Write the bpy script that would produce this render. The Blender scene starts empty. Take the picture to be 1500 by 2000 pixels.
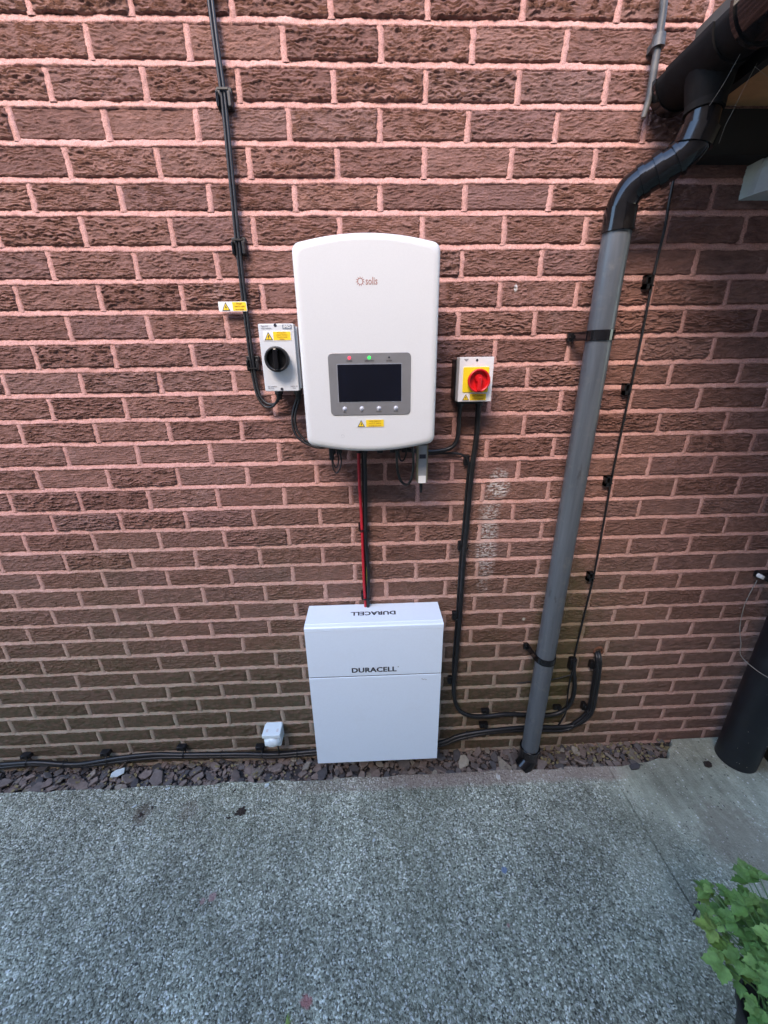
import bpy, math, random
import numpy as np
from mathutils import Vector, Matrix

scene = bpy.context.scene
col = scene.collection
rnd = random.Random(7)
R = math.radians

# ------------------------------------------------------------------ camera
cam_d = bpy.data.cameras.new('camera')
cam = bpy.data.objects.new('camera', cam_d)
col.objects.link(cam)
scene.camera = cam
PITCH, YAW, ROLL = 0.364330, 0.032400, -0.013711
fw = Vector((math.sin(YAW) * math.cos(PITCH), math.cos(YAW) * math.cos(PITCH), -math.sin(PITCH)))
rt = Vector((math.cos(YAW), -math.sin(YAW), 0.0))
up = rt.cross(fw)
cr = rt * math.cos(ROLL) + up * math.sin(ROLL)
cu = up * math.cos(ROLL) - rt * math.sin(ROLL)
cam.matrix_world = Matrix(((cr.x, cu.x, -fw.x, 0.6309), (cr.y, cu.y, -fw.y, -1.2527),
                           (cr.z, cu.z, -fw.z, 1.6325), (0, 0, 0, 1)))
cam_d.sensor_fit = 'HORIZONTAL'
cam_d.sensor_width = 36.0
cam_d.lens = 36.0 * 757.35 / 1500.0
cam_d.clip_start = 0.01
cam_d.clip_end = 500.0

# ------------------------------------------------------------------ sky, sun, exposure
SUN_EL, SUN_AZ = R(42), R(-24)          # azimuth measured from -Y (out of the wall), negative = to the left
sun_dir = Vector((math.sin(SUN_AZ) * math.cos(SUN_EL), -math.cos(SUN_AZ) * math.cos(SUN_EL), math.sin(SUN_EL)))
world = bpy.data.worlds.new('World')
scene.world = world
world.use_nodes = True
wn = world.node_tree
bg = wn.nodes['Background']
sky = wn.nodes.new('ShaderNodeTexSky')
sky.sky_type = 'NISHITA'
sky.sun_disc = False
sky.sun_elevation = SUN_EL
sky.sun_rotation = math.atan2(sun_dir.x, sun_dir.y)
sky.air_density = 1.0
sky.dust_density = 0.3
sky.ozone_density = 1.6
wn.links.new(sky.outputs['Color'], bg.inputs['Color'])
bg.inputs['Strength'].default_value = 0.15
sun_l = bpy.data.lights.new('sun', 'SUN')
sun_l.energy = 1.05
sun_l.angle = R(27)
sun_l.color = (1.0, 0.79, 0.63)
sun_o = bpy.data.objects.new('sun', sun_l)
sun_o.rotation_euler = (-sun_dir).to_track_quat('-Z', 'Y').to_euler()
sun_o.location = (0, -3, 6)
col.objects.link(sun_o)
vs = scene.view_settings
vs.view_transform = 'Standard'
vs.look = 'None'
vs.exposure = 2.6
vs.gamma = 1.0
vs.use_curve_mapping = False

# ------------------------------------------------------------------ helpers
def link(o, parent=None):
    col.objects.link(o)
    if parent is not None:
        o.parent = parent
        if parent.type == 'EMPTY':
            o.matrix_parent_inverse = Matrix.Translation(-Vector(parent.location))
    return o

def tag(o, label=None, cat=None, group=None, kind=None):
    if label: o['label'] = label
    if cat: o['category'] = cat
    if group: o['group'] = group
    if kind: o['kind'] = kind
    return o

def thing(name, loc, label, cat, group=None):
    o = bpy.data.objects.new(name, None)
    o.empty_display_size = 0.05
    o.location = loc
    col.objects.link(o)
    return tag(o, label, cat, group)

class MB:
    """collects simple shapes into one mesh (world coordinates)"""
    def __init__(s):
        s.v, s.f, s.sm = [], [], []
    def add(s, vs_, fs_, smooth=False):
        n = len(s.v)
        s.v.extend([tuple(p) for p in vs_])
        for f in fs_:
            s.f.append(tuple(i + n for i in f)); s.sm.append(smooth)
        return s
    def box(s, x0, x1, y0, y1, z0, z1, bev=0.0):
        if bev <= 0:
            p = [(x0, y0, z0), (x1, y0, z0), (x1, y1, z0), (x0, y1, z0), (x0, y0, z1), (x1, y0, z1), (x1, y1, z1), (x0, y1, z1)]
            return s.add(p, [(0, 3, 2, 1), (4, 5, 6, 7), (0, 1, 5, 4), (1, 2, 6, 5), (2, 3, 7, 6), (3, 0, 4, 7)])
        b = bev                                        # chamfered box: stack of three rounded rings along y
        def ring(y, i, c):
            a0, a1, b0, b1 = x0 + i, x1 - i, z0 + i, z1 - i
            return [(a0 + c, y, b0), (a1 - c, y, b0), (a1, y, b0 + c), (a1, y, b1 - c), (a1 - c, y, b1), (a0 + c, y, b1), (a0, y, b1 - c), (a0, y, b0 + c)]
        rings = [ring(y0, b, b), ring(y0 + b * .3, b * .3, b), ring(y0 + b, 0, b), ring(y1 - b, 0, b), ring(y1, b, b)]
        return s.loft(rings)
    def loft(s, rings, cap=True, smooth=False, closed=True):
        n = len(rings[0]); vv = [p for r in rings for p in r]; ff = []
        for k in range(len(rings) - 1):
            for i in range(n if closed else n - 1):
                j = (i + 1) % n
                ff.append((k * n + i, k * n + j, (k + 1) * n + j, (k + 1) * n + i))
        s.add(vv, ff, smooth)
        if cap:
            s.add(rings[0], [tuple(range(n))[::-1]]); s.add(rings[-1], [tuple(range(n))])
        return s
    def cyl(s, a, b, r0, r1=None, n=16, cap=True, smooth=True):
        r1 = r0 if r1 is None else r1
        a, b = Vector(a), Vector(b)
        d = (b - a).normalized(); t = Vector((0, 0, 1)) if abs(d.z) < .9 else Vector((1, 0, 0))
        u = d.cross(t).normalized(); w = d.cross(u)
        cs = [(math.cos(2 * math.pi * i / n), math.sin(2 * math.pi * i / n)) for i in range(n)]
        return s.loft([[a + (u * c + w * q) * r0 for c, q in cs], [b + (u * c + w * q) * r1 for c, q in cs]], cap, smooth)
    def tube(s, pts, r, n=8, sub=4, cap=True):
        P = smooth_path(pts, sub)
        rs = r if isinstance(r, (list, tuple)) else None
        prev = None; rings = []
        for i, p in enumerate(P):
            d = (P[min(i + 1, len(P) - 1)] - P[max(i - 1, 0)]).normalized()
            if prev is None:
                t = Vector((0, 0, 1)) if abs(d.z) < .9 else Vector((1, 0, 0))
                u = d.cross(t).normalized()
            else:
                u = (prev - d * prev.dot(d)).normalized()
            prev = u; w = d.cross(u)
            rr = r if rs is None else rs[0] + (rs[1] - rs[0]) * i / (len(P) - 1)
            rings.append([p + (u * math.cos(2 * math.pi * k / n) + w * math.sin(2 * math.pi * k / n)) * rr for k in range(n)])
        return s.loft(rings, cap, True)
    def torus(s, c, axis, Rr, r, n=20, m=8):
        c, d = Vector(c), Vector(axis).normalized()
        t = Vector((0, 0, 1)) if abs(d.z) < .9 else Vector((1, 0, 0))
        u = d.cross(t).normalized(); w = d.cross(u)
        rings = []
        for i in range(n):
            a = 2 * math.pi * i / n; o = u * math.cos(a) + w * math.sin(a)
            rings.append([c + o * (Rr + r * math.cos(2 * math.pi * k / m)) + d * r * math.sin(2 * math.pi * k / m) for k in range(m)])
        rings.append(rings[0])
        return s.loft(rings, False, True)
    def prism(s, poly, y0, y1):
        """polygon of (x, z), front at y0, back at y1"""
        return s.loft([[(x, y0, z) for x, z in poly], [(x, y1, z) for x, z in poly]])
    def mesh(s, name, mat):
        me = bpy.data.meshes.new(name)
        me.from_pydata(s.v, [], s.f)
        me.polygons.foreach_set('use_smooth', s.sm)
        if mat: me.materials.append(mat)
        import bmesh
        bm = bmesh.new(); bm.from_mesh(me)
        bmesh.ops.recalc_face_normals(bm, faces=bm.faces)
        bm.to_mesh(me); bm.free()
        return me
    def build(s, name, mat, parent=None):
        return link(bpy.data.objects.new(name, s.mesh(name, mat)), parent)

def smooth_path(pts, sub):
    P = [Vector(p) for p in pts]
    if sub <= 1 or len(P) < 3: return P
    out = []
    for i in range(len(P) - 1):
        p0, p1, p2, p3 = P[max(i - 1, 0)], P[i], P[i + 1], P[min(i + 2, len(P) - 1)]
        for k in range(sub):
            t = k / sub
            out.append(0.5 * ((2 * p1) + (p2 - p0) * t + (2 * p0 - 5 * p1 + 4 * p2 - p3) * t * t + (3 * p1 - p0 - 3 * p2 + p3) * t ** 3))
    out.append(P[-1])
    return out

def np_mesh(name, V, F, mat, smooth=True):
    me = bpy.data.meshes.new(name)
    me.from_pydata([tuple(v) for v in V], [], [tuple(f) for f in F])
    me.polygons.foreach_set('use_smooth', [smooth] * len(me.polygons))
    if mat: me.materials.append(mat)
    return me

def text(body, size, mat, parent, loc, rot=(90, 0, 0), name='lettering', align='CENTER', bold=0.0, space=1.0, sx=1.0, ext=.0002):
    cu_ = bpy.data.curves.new('t', 'FONT')
    cu_.body = body; cu_.size = size; cu_.align_x = align; cu_.align_y = 'CENTER'
    cu_.extrude = ext; cu_.resolution_u = 2; cu_.space_character = space
    t = bpy.data.objects.new('t', cu_); col.objects.link(t)
    bpy.context.view_layer.update()
    me = bpy.data.meshes.new_from_object(t.evaluated_get(bpy.context.evaluated_depsgraph_get()))
    bpy.data.objects.remove(t); bpy.data.curves.remove(cu_)
    M = Matrix.Translation(loc) @ Matrix.Rotation(R(rot[2]), 4, 'Z') @ Matrix.Rotation(R(rot[1]), 4, 'Y') @ Matrix.Rotation(R(rot[0]), 4, 'X') @ Matrix.Diagonal((sx, 1, 1, 1))
    if bold:                                           # heavier strokes: the outline repeated slightly shifted, each a hair deeper
        v0 = [v.co.copy() for v in me.vertices]; f0 = [tuple(p.vertices) for p in me.polygons]
        vv, ff = [], []
        for k, (dx, dz) in enumerate(((0, 0), (1, .5), (-1, -.5), (1, -.5), (-1, .5), (.5, 0), (-.5, 0))):
            n_ = len(vv)
            vv += [(c.x + dx * bold, c.y + dz * bold, c.z - k * .00003) for c in v0]; ff += [tuple(i + n_ for i in f) for f in f0]
        me.clear_geometry(); me.from_pydata(vv, [], ff)
    me.transform(M); me.name = name
    me.materials.clear(); me.materials.append(mat)
    return link(bpy.data.objects.new(name, me), parent)

# value noise in numpy
_tab = np.random.RandomState(3).rand(256, 256)
def vnoise(x, y, seed=0):
    x = np.asarray(x, float) + seed * 17.31; y = np.asarray(y, float) + seed * 7.77
    xi, yi = np.floor(x).astype(int), np.floor(y).astype(int)
    fx, fy = x - xi, y - yi
    fx = fx * fx * (3 - 2 * fx); fy = fy * fy * (3 - 2 * fy)
    g = lambda a, b: _tab[a % 256, b % 256]
    return (g(xi, yi) * (1 - fx) + g(xi + 1, yi) * fx) * (1 - fy) + (g(xi, yi + 1) * (1 - fx) + g(xi + 1, yi + 1) * fx) * fy

# ------------------------------------------------------------------ materials
class NT:
    def __init__(s, name):
        s.m = bpy.data.materials.new(name); s.m.use_nodes = True
        s.t = s.m.node_tree; s.n = s.t.nodes; s.b = s.n['Principled BSDF']
    def node(s, typ, **kw):
        o = s.n.new(typ)
        for k, v in kw.items():
            if k in o.inputs: o.inputs[k].default_value = v
            else: setattr(o, k, v)
        return o
    def l(s, a, b): s.t.links.new(a, b)
    def obj(s): return s.node('ShaderNodeTexCoord').outputs['Object']
    def pos(s): return s.node('ShaderNodeNewGeometry').outputs['Position']
    def noise(s, vec, scale, detail=3, rough=.5, dist=0.0):
        o = s.node('ShaderNodeTexNoise'); o.inputs['Scale'].default_value = scale
        o.inputs['Detail'].default_value = detail; o.inputs['Roughness'].default_value = rough; o.inputs['Distortion'].default_value = dist
        if vec is not None: s.l(vec, o.inputs['Vector'])
        return o.outputs['Fac']
    def ramp(s, fac, *stops, interp='LINEAR'):
        o = s.node('ShaderNodeValToRGB'); cr_ = o.color_ramp; cr_.interpolation = interp
        while len(cr_.elements) < len(stops): cr_.elements.new(.5)
        for e, (p, c) in zip(cr_.elements, stops):
            e.position = p; e.color = (c, c, c, 1) if isinstance(c, (int, float)) else (*c, 1)
        s.l(fac, o.inputs['Fac']); return o.outputs['Color']
    def mix(s, fac, a, b, mode='MIX'):
        o = s.node('ShaderNodeMix', data_type='RGBA', blend_type=mode)
        for sock, v in ((o.inputs[0], fac), (o.inputs[6], a), (o.inputs[7], b)):
            if isinstance(v, (int, float)): sock.default_value = v
            elif isinstance(v, tuple): sock.default_value = (*v, 1)
            else: s.l(v, sock)
        return o.outputs[2]
    def math(s, op, a, b=0.0, clamp=False):
        o = s.node('ShaderNodeMath', operation=op, use_clamp=clamp)
        for sock, v in ((o.inputs[0], a), (o.inputs[1], b)):
            if isinstance(v, (int, float)): sock.default_value = v
            else: s.l(v, sock)
        return o.outputs[0]
    def sep(s, vec):
        o = s.node('ShaderNodeSeparateXYZ'); s.l(vec, o.inputs[0]); return o.outputs
    def rand(s): return s.node('ShaderNodeObjectInfo').outputs['Random']
    def bump(s, h, strength=.5, dist=.002):
        o = s.node('ShaderNodeBump'); o.inputs['Strength'].default_value = strength; o.inputs['Distance'].default_value = dist
        s.l(h, o.inputs['Height']); s.l(o.outputs['Normal'], s.b.inputs['Normal'])
    def scale(s, vec, sc):
        o = s.node('ShaderNodeMapping'); o.inputs['Scale'].default_value = sc; s.l(vec, o.inputs['Vector']); return o.outputs['Vector']
    def color(s, c):
        if isinstance(c, tuple): s.b.inputs['Base Color'].default_value = (*c, 1)
        else: s.l(c, s.b.inputs['Base Color'])
    def rough(s, r):
        if isinstance(r, (int, float)): s.b.inputs['Roughness'].default_value = r
        else: s.l(r, s.b.inputs['Roughness'])

def plain(name, c, rough=.5, metal=0.0, var=.12, scale=60, bump=0.0, spec=None, dirt=None):
    """a colour with slight mottling, and fine relief"""
    t = NT(name); p = t.pos()
    n = t.noise(p, scale, 4, .6)
    lo = tuple(x * (1 - var) for x in c); hi = tuple(min(1, x * (1 + var)) for x in c)
    cc = t.ramp(n, (.3, lo), (.7, hi))
    if dirt:
        d = t.ramp(t.noise(p, 9, 5, .65), (.52, 0.0), (.75, dirt[1]))
        cc = t.mix(d, cc, dirt[0])
    t.color(cc)
    t.rough(t.ramp(n, (.2, max(0, rough - .08)), (.8, min(1, rough + .08))))
    t.b.inputs['Metallic'].default_value = metal
    if spec is not None: t.b.inputs['Specular IOR Level'].default_value = spec
    if bump: t.bump(t.noise(p, scale * 8, 3), bump, .001)
    return t.m

M = {}
def stain_mask(t, p, x, z, rx, rz, hard=.25, nsc=14):
    """soft patch with a ragged edge at (x, z) on the wall"""
    s = t.sep(p)
    dx = t.math('DIVIDE', t.math('SUBTRACT', s[0], x), rx)
    dz = t.math('DIVIDE', t.math('SUBTRACT', s[2], z), rz)
    d = t.math('SQRT', t.math('ADD', t.math('MULTIPLY', dx, dx), t.math('MULTIPLY', dz, dz)))
    if not hasattr(t, 'sn'): t.sn = t.math('MULTIPLY', t.math('SUBTRACT', t.noise(p, 16, 4, .62), .5), 1.6)
    d = t.math('ADD', d, t.sn)
    return t.math('SUBTRACT', 1.0, t.math('DIVIDE', t.math('SUBTRACT', d, 1 - hard), 2 * hard), True)

def algae(t, p):
    z = t.sep(p)[2]
    n = t.noise(p, 2.2, 5, .62)
    a = t.math('ADD', t.math('MULTIPLY', z, -1.15), t.math('ADD', 1.38, t.math('MULTIPLY', t.math('SUBTRACT', n, .5), 1.2)))
    a = t.math('MULTIPLY', a, 1.0, True)
    fine = t.ramp(t.noise(p, 45, 4, .6), (.3, .55), (.65, 1.0))
    side = t.math('SUBTRACT', 1.0, t.math('MULTIPLY', t.math('MULTIPLY', t.math('SUBTRACT', t.sep(p)[0], 1.4), 2.0, True), .6))
    return t.math('MULTIPLY', t.math('MULTIPLY', a, fine), side)

def wall_finish(t, p, base):
    """weathering shared by bricks and mortar: algae near the ground, moss behind the pipe, lime splashes"""
    c = t.mix(t.math('MULTIPLY', algae(t, p), .92), base, (.064, .066, .034))
    c = t.mix(t.math('MULTIPLY', stain_mask(t, p, 1.37, .50, .10, .42), .5), c, (.050, .060, .014))
    spm = t.math('MAXIMUM', stain_mask(t, p, 1.062, 1.245, .032, .045, .4), t.math('MULTIPLY', stain_mask(t, p, 1.040, 1.04, .030, .17, .5), .80))
    sp = t.math('MULTIPLY', spm, t.ramp(t.noise(t.scale(p, (.8, 1, 1.5)), 95, 3, .6), (.46, 0.0), (.52, 1.0)))
    c = t.mix(t.math('MULTIPLY', sp, .8), c, (.72, .69, .67))
    sp2 = t.math('MULTIPLY', stain_mask(t, p, 1.058, 1.832, .0045, .009, .3, 60), .9)
    c = t.mix(sp2, c, (.7, .7, .7))
    sp3 = t.math('MULTIPLY', stain_mask(t, p, 1.215, .690, .006, .006, .3, 60), .8)
    c = t.mix(sp3, c, (.6, .6, .52))
    return c

def make_brick():
    t = NT('brick'); p = t.pos(); o = t.obj(); r = t.rand()
    base = t.ramp(r, (0, (.200, .104, .086)), (.2, (.225, .118, .095)), (.45, (.255, .136, .110)), (.6, (.225, .124, .108)), (.8, (.275, .146, .115)), (1, (.235, .136, .118)))
    n = t.noise(t.scale(p, (.45, 1, 1)), 60, 5, .65)
    base = t.mix(1.0, base, t.ramp(n, (.25, .62), (.75, 1.35)), 'MULTIPLY')
    fleck = t.ramp(t.noise(p, 330, 2, .5), (.70, 0.0), (.78, .35))
    base = t.mix(fleck, base, (.36, .25, .21))
    pale = t.math('MULTIPLY', t.ramp(t.noise(p, 7, 4, .6), (.60, 0.0), (.75, .35)), 1.0)
    base = t.mix(pale, base, (.30, .205, .18))
    t.color(wall_finish(t, p, base)); t.rough(.9)
    t.b.inputs['Specular IOR Level'].default_value = .25
    h = t.math('ADD', t.noise(t.scale(p, (.45, 1, 1)), 170, 5, .75), t.math('MULTIPLY', t.noise(p, 620, 2), .5))
    t.bump(h, 1.0, .0045)
    return t.m

def make_mortar():
    t = NT('mortar'); p = t.pos()
    n = t.noise(p, 17, 6, .72)
    base = t.ramp(n, (.22, (.34, .175, .145)), (.42, (.53, .290, .250)), (.62, (.60, .345, .30)), (.85, (.66, .42, .38)))
    gr = t.ramp(t.noise(p, 330, 3, .6), (.30, .62), (.6, 1.10))
    base = t.mix(1.0, base, gr, 'MULTIPLY')
    c = t.mix(t.math('MULTIPLY', algae(t, p), .92), base, (.235, .24, .18))
    c = t.mix(t.math('MULTIPLY', stain_mask(t, p, 1.37, .50, .10, .42), .5), c, (.085, .095, .03))
    spm = t.math('MAXIMUM', stain_mask(t, p, 1.062, 1.245, .032, .045, .4), t.math('MULTIPLY', stain_mask(t, p, 1.040, 1.04, .030, .17, .5), .80))
    c = t.mix(t.math('MULTIPLY', spm, .45), c, (.72, .60, .57))
    t.color(c); t.rough(.95)
    t.b.inputs['Specular IOR Level'].default_value = .2
    t.bump(t.math('ADD', t.noise(p, 380, 4, .65), t.math('MULTIPLY', t.noise(p, 90, 3), 1.0)), .6, .002)
    return t.m

def make_concrete():
    t = NT('concrete'); p = t.pos(); s = t.sep(p)
    v = t.node('ShaderNodeTexVoronoi'); v.inputs['Scale'].default_value = 235; t.l(p, v.inputs['Vector'])
    v2 = t.node('ShaderNodeTexVoronoi'); v2.inputs['Scale'].default_value = 140; t.l(p, v2.inputs['Vector'])
    stone = t.ramp(t.sep(v.outputs['Color'])[0], (0, (.06, .058, .042)), (.28, (.22, .222, .162)), (.62, (.37, .375, .28)), (.84, (.58, .59, .46)), (1, (.95, .95, .84)))
    big = t.ramp(t.sep(v2.outputs['Color'])[1], (0, (.06, .058, .042)), (.45, (.29, .293, .215)), (.87, (.52, .53, .41)), (1, (.95, .95, .82)))
    ag = t.mix(t.ramp(t.noise(p, 60, 2), (.45, 0.0), (.6, .8)), stone, big)
    paste = t.ramp(t.noise(p, 32, 6, .7), (.25, (.30, .305, .225)), (.75, (.53, .54, .42)))
    # exposed stone to the left, trowelled cement to the right and along the wall edge
    w = t.math('ADD', t.math('MULTIPLY', t.math('SUBTRACT', s[0], 1.45), 1.7), t.math('MULTIPLY', t.math('SUBTRACT', t.noise(p, 5, 4, .6), .5), 2.0))
    w2 = t.math('MULTIPLY', t.math('ADD', s[1], .62), 1.6)
    cem = t.math('MULTIPLY', t.math('ADD', w, t.math('MULTIPLY', w2, .6)), 1.0, True)
    c = t.mix(t.math('MULTIPLY', cem, .88), ag, paste)
    v3 = t.node('ShaderNodeTexVoronoi'); v3.inputs['Scale'].default_value = 85; t.l(p, v3.inputs['Vector'])
    rr3 = t.sep(v3.outputs['Color'])
    near = t.math('LESS_THAN', v3.outputs['Distance'], t.math('MULTIPLY', rr3[1], .34))
    c = t.mix(t.math('MULTIPLY', t.math('MULTIPLY', near, t.math('GREATER_THAN', rr3[0], .55)), .75), c, (.80, .80, .74))
    c = t.mix(t.math('MULTIPLY', t.math('MULTIPLY', near, t.math('LESS_THAN', rr3[0], .22)), .8), c, (.06, .06, .055))
    # broad stains, damp and algae patches, tamping streaks
    c = t.mix(t.ramp(t.noise(p, 1.7, 5, .6), (.50, 0.0), (.68, .35)), c, (.17, .18, .12))
    c = t.mix(1.0, c, t.ramp(t.noise(t.scale(p, (5, .7, 1)), 5, 5, .65), (.3, .80), (.7, 1.18)), 'MULTIPLY')
    c = t.mix(1.0, c, t.ramp(t.noise(p, 2.6, 6, .65), (.32, .70), (.68, 1.22)), 'MULTIPLY')
    # pink cement dust along the slab edge below the units
    e = t.math('ADD', t.math('MULTIPLY', s[1], 1.0), t.math('MULTIPLY', t.math('SUBTRACT', t.noise(p, 11, 4, .6), .5), .06))
    edge = t.math('MULTIPLY', t.math('ADD', e, .182), 45.0, True)
    ex = t.math('MULTIPLY', t.math('SUBTRACT', s[0], .15), 1.6, True)
    ex2 = t.math('MULTIPLY', t.math('SUBTRACT', 1.72, s[0]), 9.0, True)
    c = t.mix(t.math('MULTIPLY', t.math('MULTIPLY', edge, ex), t.math('MULTIPLY', ex2, .55)), c, (.36, .24, .20))
    spn = t.math('SUBTRACT', t.noise(p, 40, 4, .65), .5)
    def spot(x, y, r, colr, k):
        nonlocal c
        dx = t.math('SUBTRACT', s[0], x); dy = t.math('SUBTRACT', s[1], y)
        d = t.math('SQRT', t.math('ADD', t.math('MULTIPLY', dx, dx), t.math('MULTIPLY', dy, dy)))
        d = t.math('ADD', d, t.math('MULTIPLY', spn, r * 1.8))
        m = t.math('MULTIPLY', t.math('SUBTRACT', 1.0, t.math('DIVIDE', d, r)), 3.0, True)
        c = t.mix(t.math('MULTIPLY', m, k), c, colr)
    spot(.415, -.73, .018, (.40, .17, .15), .9)
    spot(.073, -.49, .014, (.42, .25, .23), .8)
    spot(.045, -.50, .009, (.42, .25, .23), .7)
    spot(-.30, -.222, .04, (.10, .065, .045), .6)
    spot(-.12, -.215, .045, (.15, .11, .08), .4)
    spot(1.054, -.461, .012, (.16, .24, .42), .8)
    spot(1.95, -.42, .16, (.20, .17, .13), .5)
    spot(1.02, -.60, .006, (.42, .22, .20), .7)
    t.color(c); t.rough(.88)
    t.b.inputs['Specular IOR Level'].default_value = .35
    h = t.math('ADD', t.math('MULTIPLY', v.outputs['Distance'], -1.0), t.math('MULTIPLY', v2.outputs['Distance'], -.7))
    h = t.math('MULTIPLY', h, t.math('SUBTRACT', 1.0, t.math('MULTIPLY', cem, .75)))
    brush = t.noise(t.scale(p, (9, 1.2, 1)), 18, 4, .6)
    h = t.math('ADD', h, t.math('MULTIPLY', brush, .9))
    t.bump(h, 1.0, .005)
    return t.m

def make_slate():
    t = NT('slate'); p = t.pos(); r = t.rand()
    c = t.ramp(r, (0, (.06, .056, .058)), (.25, (.110, .096, .090)), (.5, (.165, .130, .112)), (.75, (.215, .160, .132)), (.92, (.20, .17, .135)), (1, (.34, .30, .23)))
    c = t.mix(1.0, c, t.ramp(t.noise(p, 55, 5, .65), (.25, .65), (.75, 1.3)), 'MULTIPLY')
    t.color(c); t.rough(.75); t.bump(t.noise(p, 160, 4, .6), .5, .002)
    return t.m

def make_leaf(name, a, b):
    t = NT(name); p = t.pos(); o = t.obj(); r = t.rand()
    c = t.ramp(r, (0, a), (1, b))
    c = t.mix(1.0, c, t.ramp(t.noise(p, 90, 4, .6), (.3, .75), (.7, 1.2)), 'MULTIPLY')
    so = t.sep(o)
    vein = t.math('SUBTRACT', 1.0, t.math('MULTIPLY', t.math('ABSOLUTE', so[0]), 700.0), True)
    c = t.mix(t.math('MULTIPLY', vein, .5), c, (.22, .32, .14))
    t.color(c); t.rough(.5); t.b.inputs['Specular IOR Level'].default_value = .4
    t.b.inputs['Subsurface Weight'].default_value = .12
    t.b.inputs['Subsurface Radius'].default_value = (.004, .008, .002)
    w = t.node('ShaderNodeTexWave'); w.inputs['Scale'].default_value = 60; w.inputs['Distortion'].default_value = 2.0; t.l(o, w.inputs['Vector'])
    t.bump(t.math('ADD', t.noise(p, 220, 3), t.math('MULTIPLY', w.outputs['Fac'], .4)), .35, .002)
    return t.m

def make_glow(name, c, st):
    t = NT(name); t.color(tuple(x * .5 for x in c))
    t.b.inputs['Emission Color'].default_value = (*c, 1); t.b.inputs['Emission Strength'].default_value = st
    return t.m

M['brick'] = make_brick(); M['mortar'] = make_mortar(); M['concrete'] = make_concrete(); M['slate'] = make_slate()
M['soil'] = plain('soil', (.035, .026, .02), .95, var=.4, scale=90, bump=.8)
M['bed'] = plain('bed', (.05, .042, .04), .95, var=.4, scale=120, bump=.9)
M['white_coat'] = plain('white_coat', (.66, .655, .63), .42, var=.025, scale=500, bump=.12)
M['white_panel'] = plain('white_panel', (.70, .80, .90), .38, var=.015, scale=120, bump=.03, dirt=((.52, .54, .53), .10))
M['grey_box'] = plain('grey_box', (.60, .62, .63), .45, var=.02, scale=80)
M['grey_side'] = plain('grey_side', (.30, .31, .32), .5, var=.04)
M['off_white'] = plain('off_white', (.72, .72, .72), .45, var=.02)
M['sensor_white'] = plain('sensor_white', (.68, .79, .83), .4, var=.03)
M['black'] = plain('black', (.006, .006, .007), .45, var=.3)
M['black_cable'] = plain('black_cable', (.008, .0085, .010), .42, var=.3, scale=90, dirt=((.035, .032, .03), .35))
M['black_plastic'] = plain('black_plastic', (.006, .006, .007), .13, var=.25, scale=40, dirt=((.07, .06, .05), .30))
M['dusty_black'] = plain('dusty_black', (.008, .0075, .0075), .75, var=.35, scale=50, bump=.4, dirt=((.02, .016, .012), .5), spec=.12)
M['old_black'] = plain('old_black', (.005, .0065, .010), .5, var=.4, scale=25, bump=.15, dirt=((.02, .022, .024), .4))
M['pipe_grey'] = plain('pipe_grey', (.080, .092, .106), .48, var=.10, scale=14, bump=.1, dirt=((.16, .16, .155), .28))
def make_pipe():
    t = NT('pipe_grey'); p = t.pos()
    st = t.noise(t.scale(p, (1, 1, .06)), 70, 5, .65)
    c = t.ramp(st, (.25, (.062, .072, .082)), (.55, (.088, .100, .112)), (.8, (.120, .130, .138)))
    c = t.mix(t.ramp(t.noise(p, 26, 5, .7), (.55, 0.0), (.72, .55)), c, (.15, .15, .14))
    c = t.mix(t.ramp(t.noise(t.scale(p, (1, 1, .25)), 45, 4, .7), (.62, 0.0), (.70, .6)), c, (.035, .035, .035))
    t.color(c); t.rough(t.ramp(st, (.2, .30), (.8, .50)))
    t.bump(t.noise(p, 240, 3), .12, .001)
    return t.m
M['pipe_grey'] = make_pipe()
M['rod_grey'] = plain('rod_grey', (.06, .06, .06), .5, var=.2, scale=40, dirt=((.22, .21, .19), .6))
M['panel_grey'] = plain('panel_grey', (.24, .235, .23), .38, metal=.3, var=.04, scale=30)
M['screen'] = plain('screen', (.004, .005, .010), .12, var=.2, scale=8)
M['button'] = plain('button', (.62, .62, .66), .3, metal=.3)
M['red'] = plain('red', (.62, .012, .016), .3, var=.08)
M['red_cable'] = plain('red_cable', (.42, .012, .025), .42, var=.15)
M['yellow'] = plain('yellow', (.86, .60, .02), .45, var=.04)
M['yellow_plate'] = plain('yellow_plate', (.84, .66, .02), .4, var=.03)
M['label_white'] = plain('label_white', (.76, .76, .74), .5, var=.03)
M['ink'] = plain('ink', (.015, .018, .03), .5)
M['ink_dim'] = plain('ink_dim', (.16, .15, .06), .5)
M['ink_grey'] = plain('ink_grey', (.26, .27, .29), .5)
M['ink_red'] = plain('ink_red', (.36, .14, .11), .5)
M['ink_orange'] = plain('ink_orange', (.40, .20, .02), .5)
M['plate_blue'] = plain('plate_blue', (.20, .235, .29), .4)
M['seam'] = plain('seam', (.06, .065, .075), .6)
M['brass'] = plain('brass', (.30, .27, .18), .35, metal=.7)
M['stick_grey'] = plain('stick_grey', (.20, .20, .19), .4, metal=.4)
M['wood'] = plain('wood', (.36, .19, .08), .7, var=.35, scale=12, bump=.3)
M['wood_dark'] = plain('wood_dark', (.008, .0065, .005), .8, var=.3, scale=20)
M['roof'] = plain('roof', (.06, .055, .05), .85, var=.2, scale=20)
M['lamp_grey'] = plain('lamp_grey', (.50, .55, .53), .45, var=.05)
M['wire'] = plain('wire', (.30, .28, .25), .5, metal=.3)
M['green_wire'] = plain('green_wire', (.22, .30, .04), .5)
M['pot'] = plain('pot', (.010, .010, .011), .5, var=.3)
M['leaf'] = make_leaf('leaf', (.10, .215, .045), (.21, .35, .09))
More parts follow.
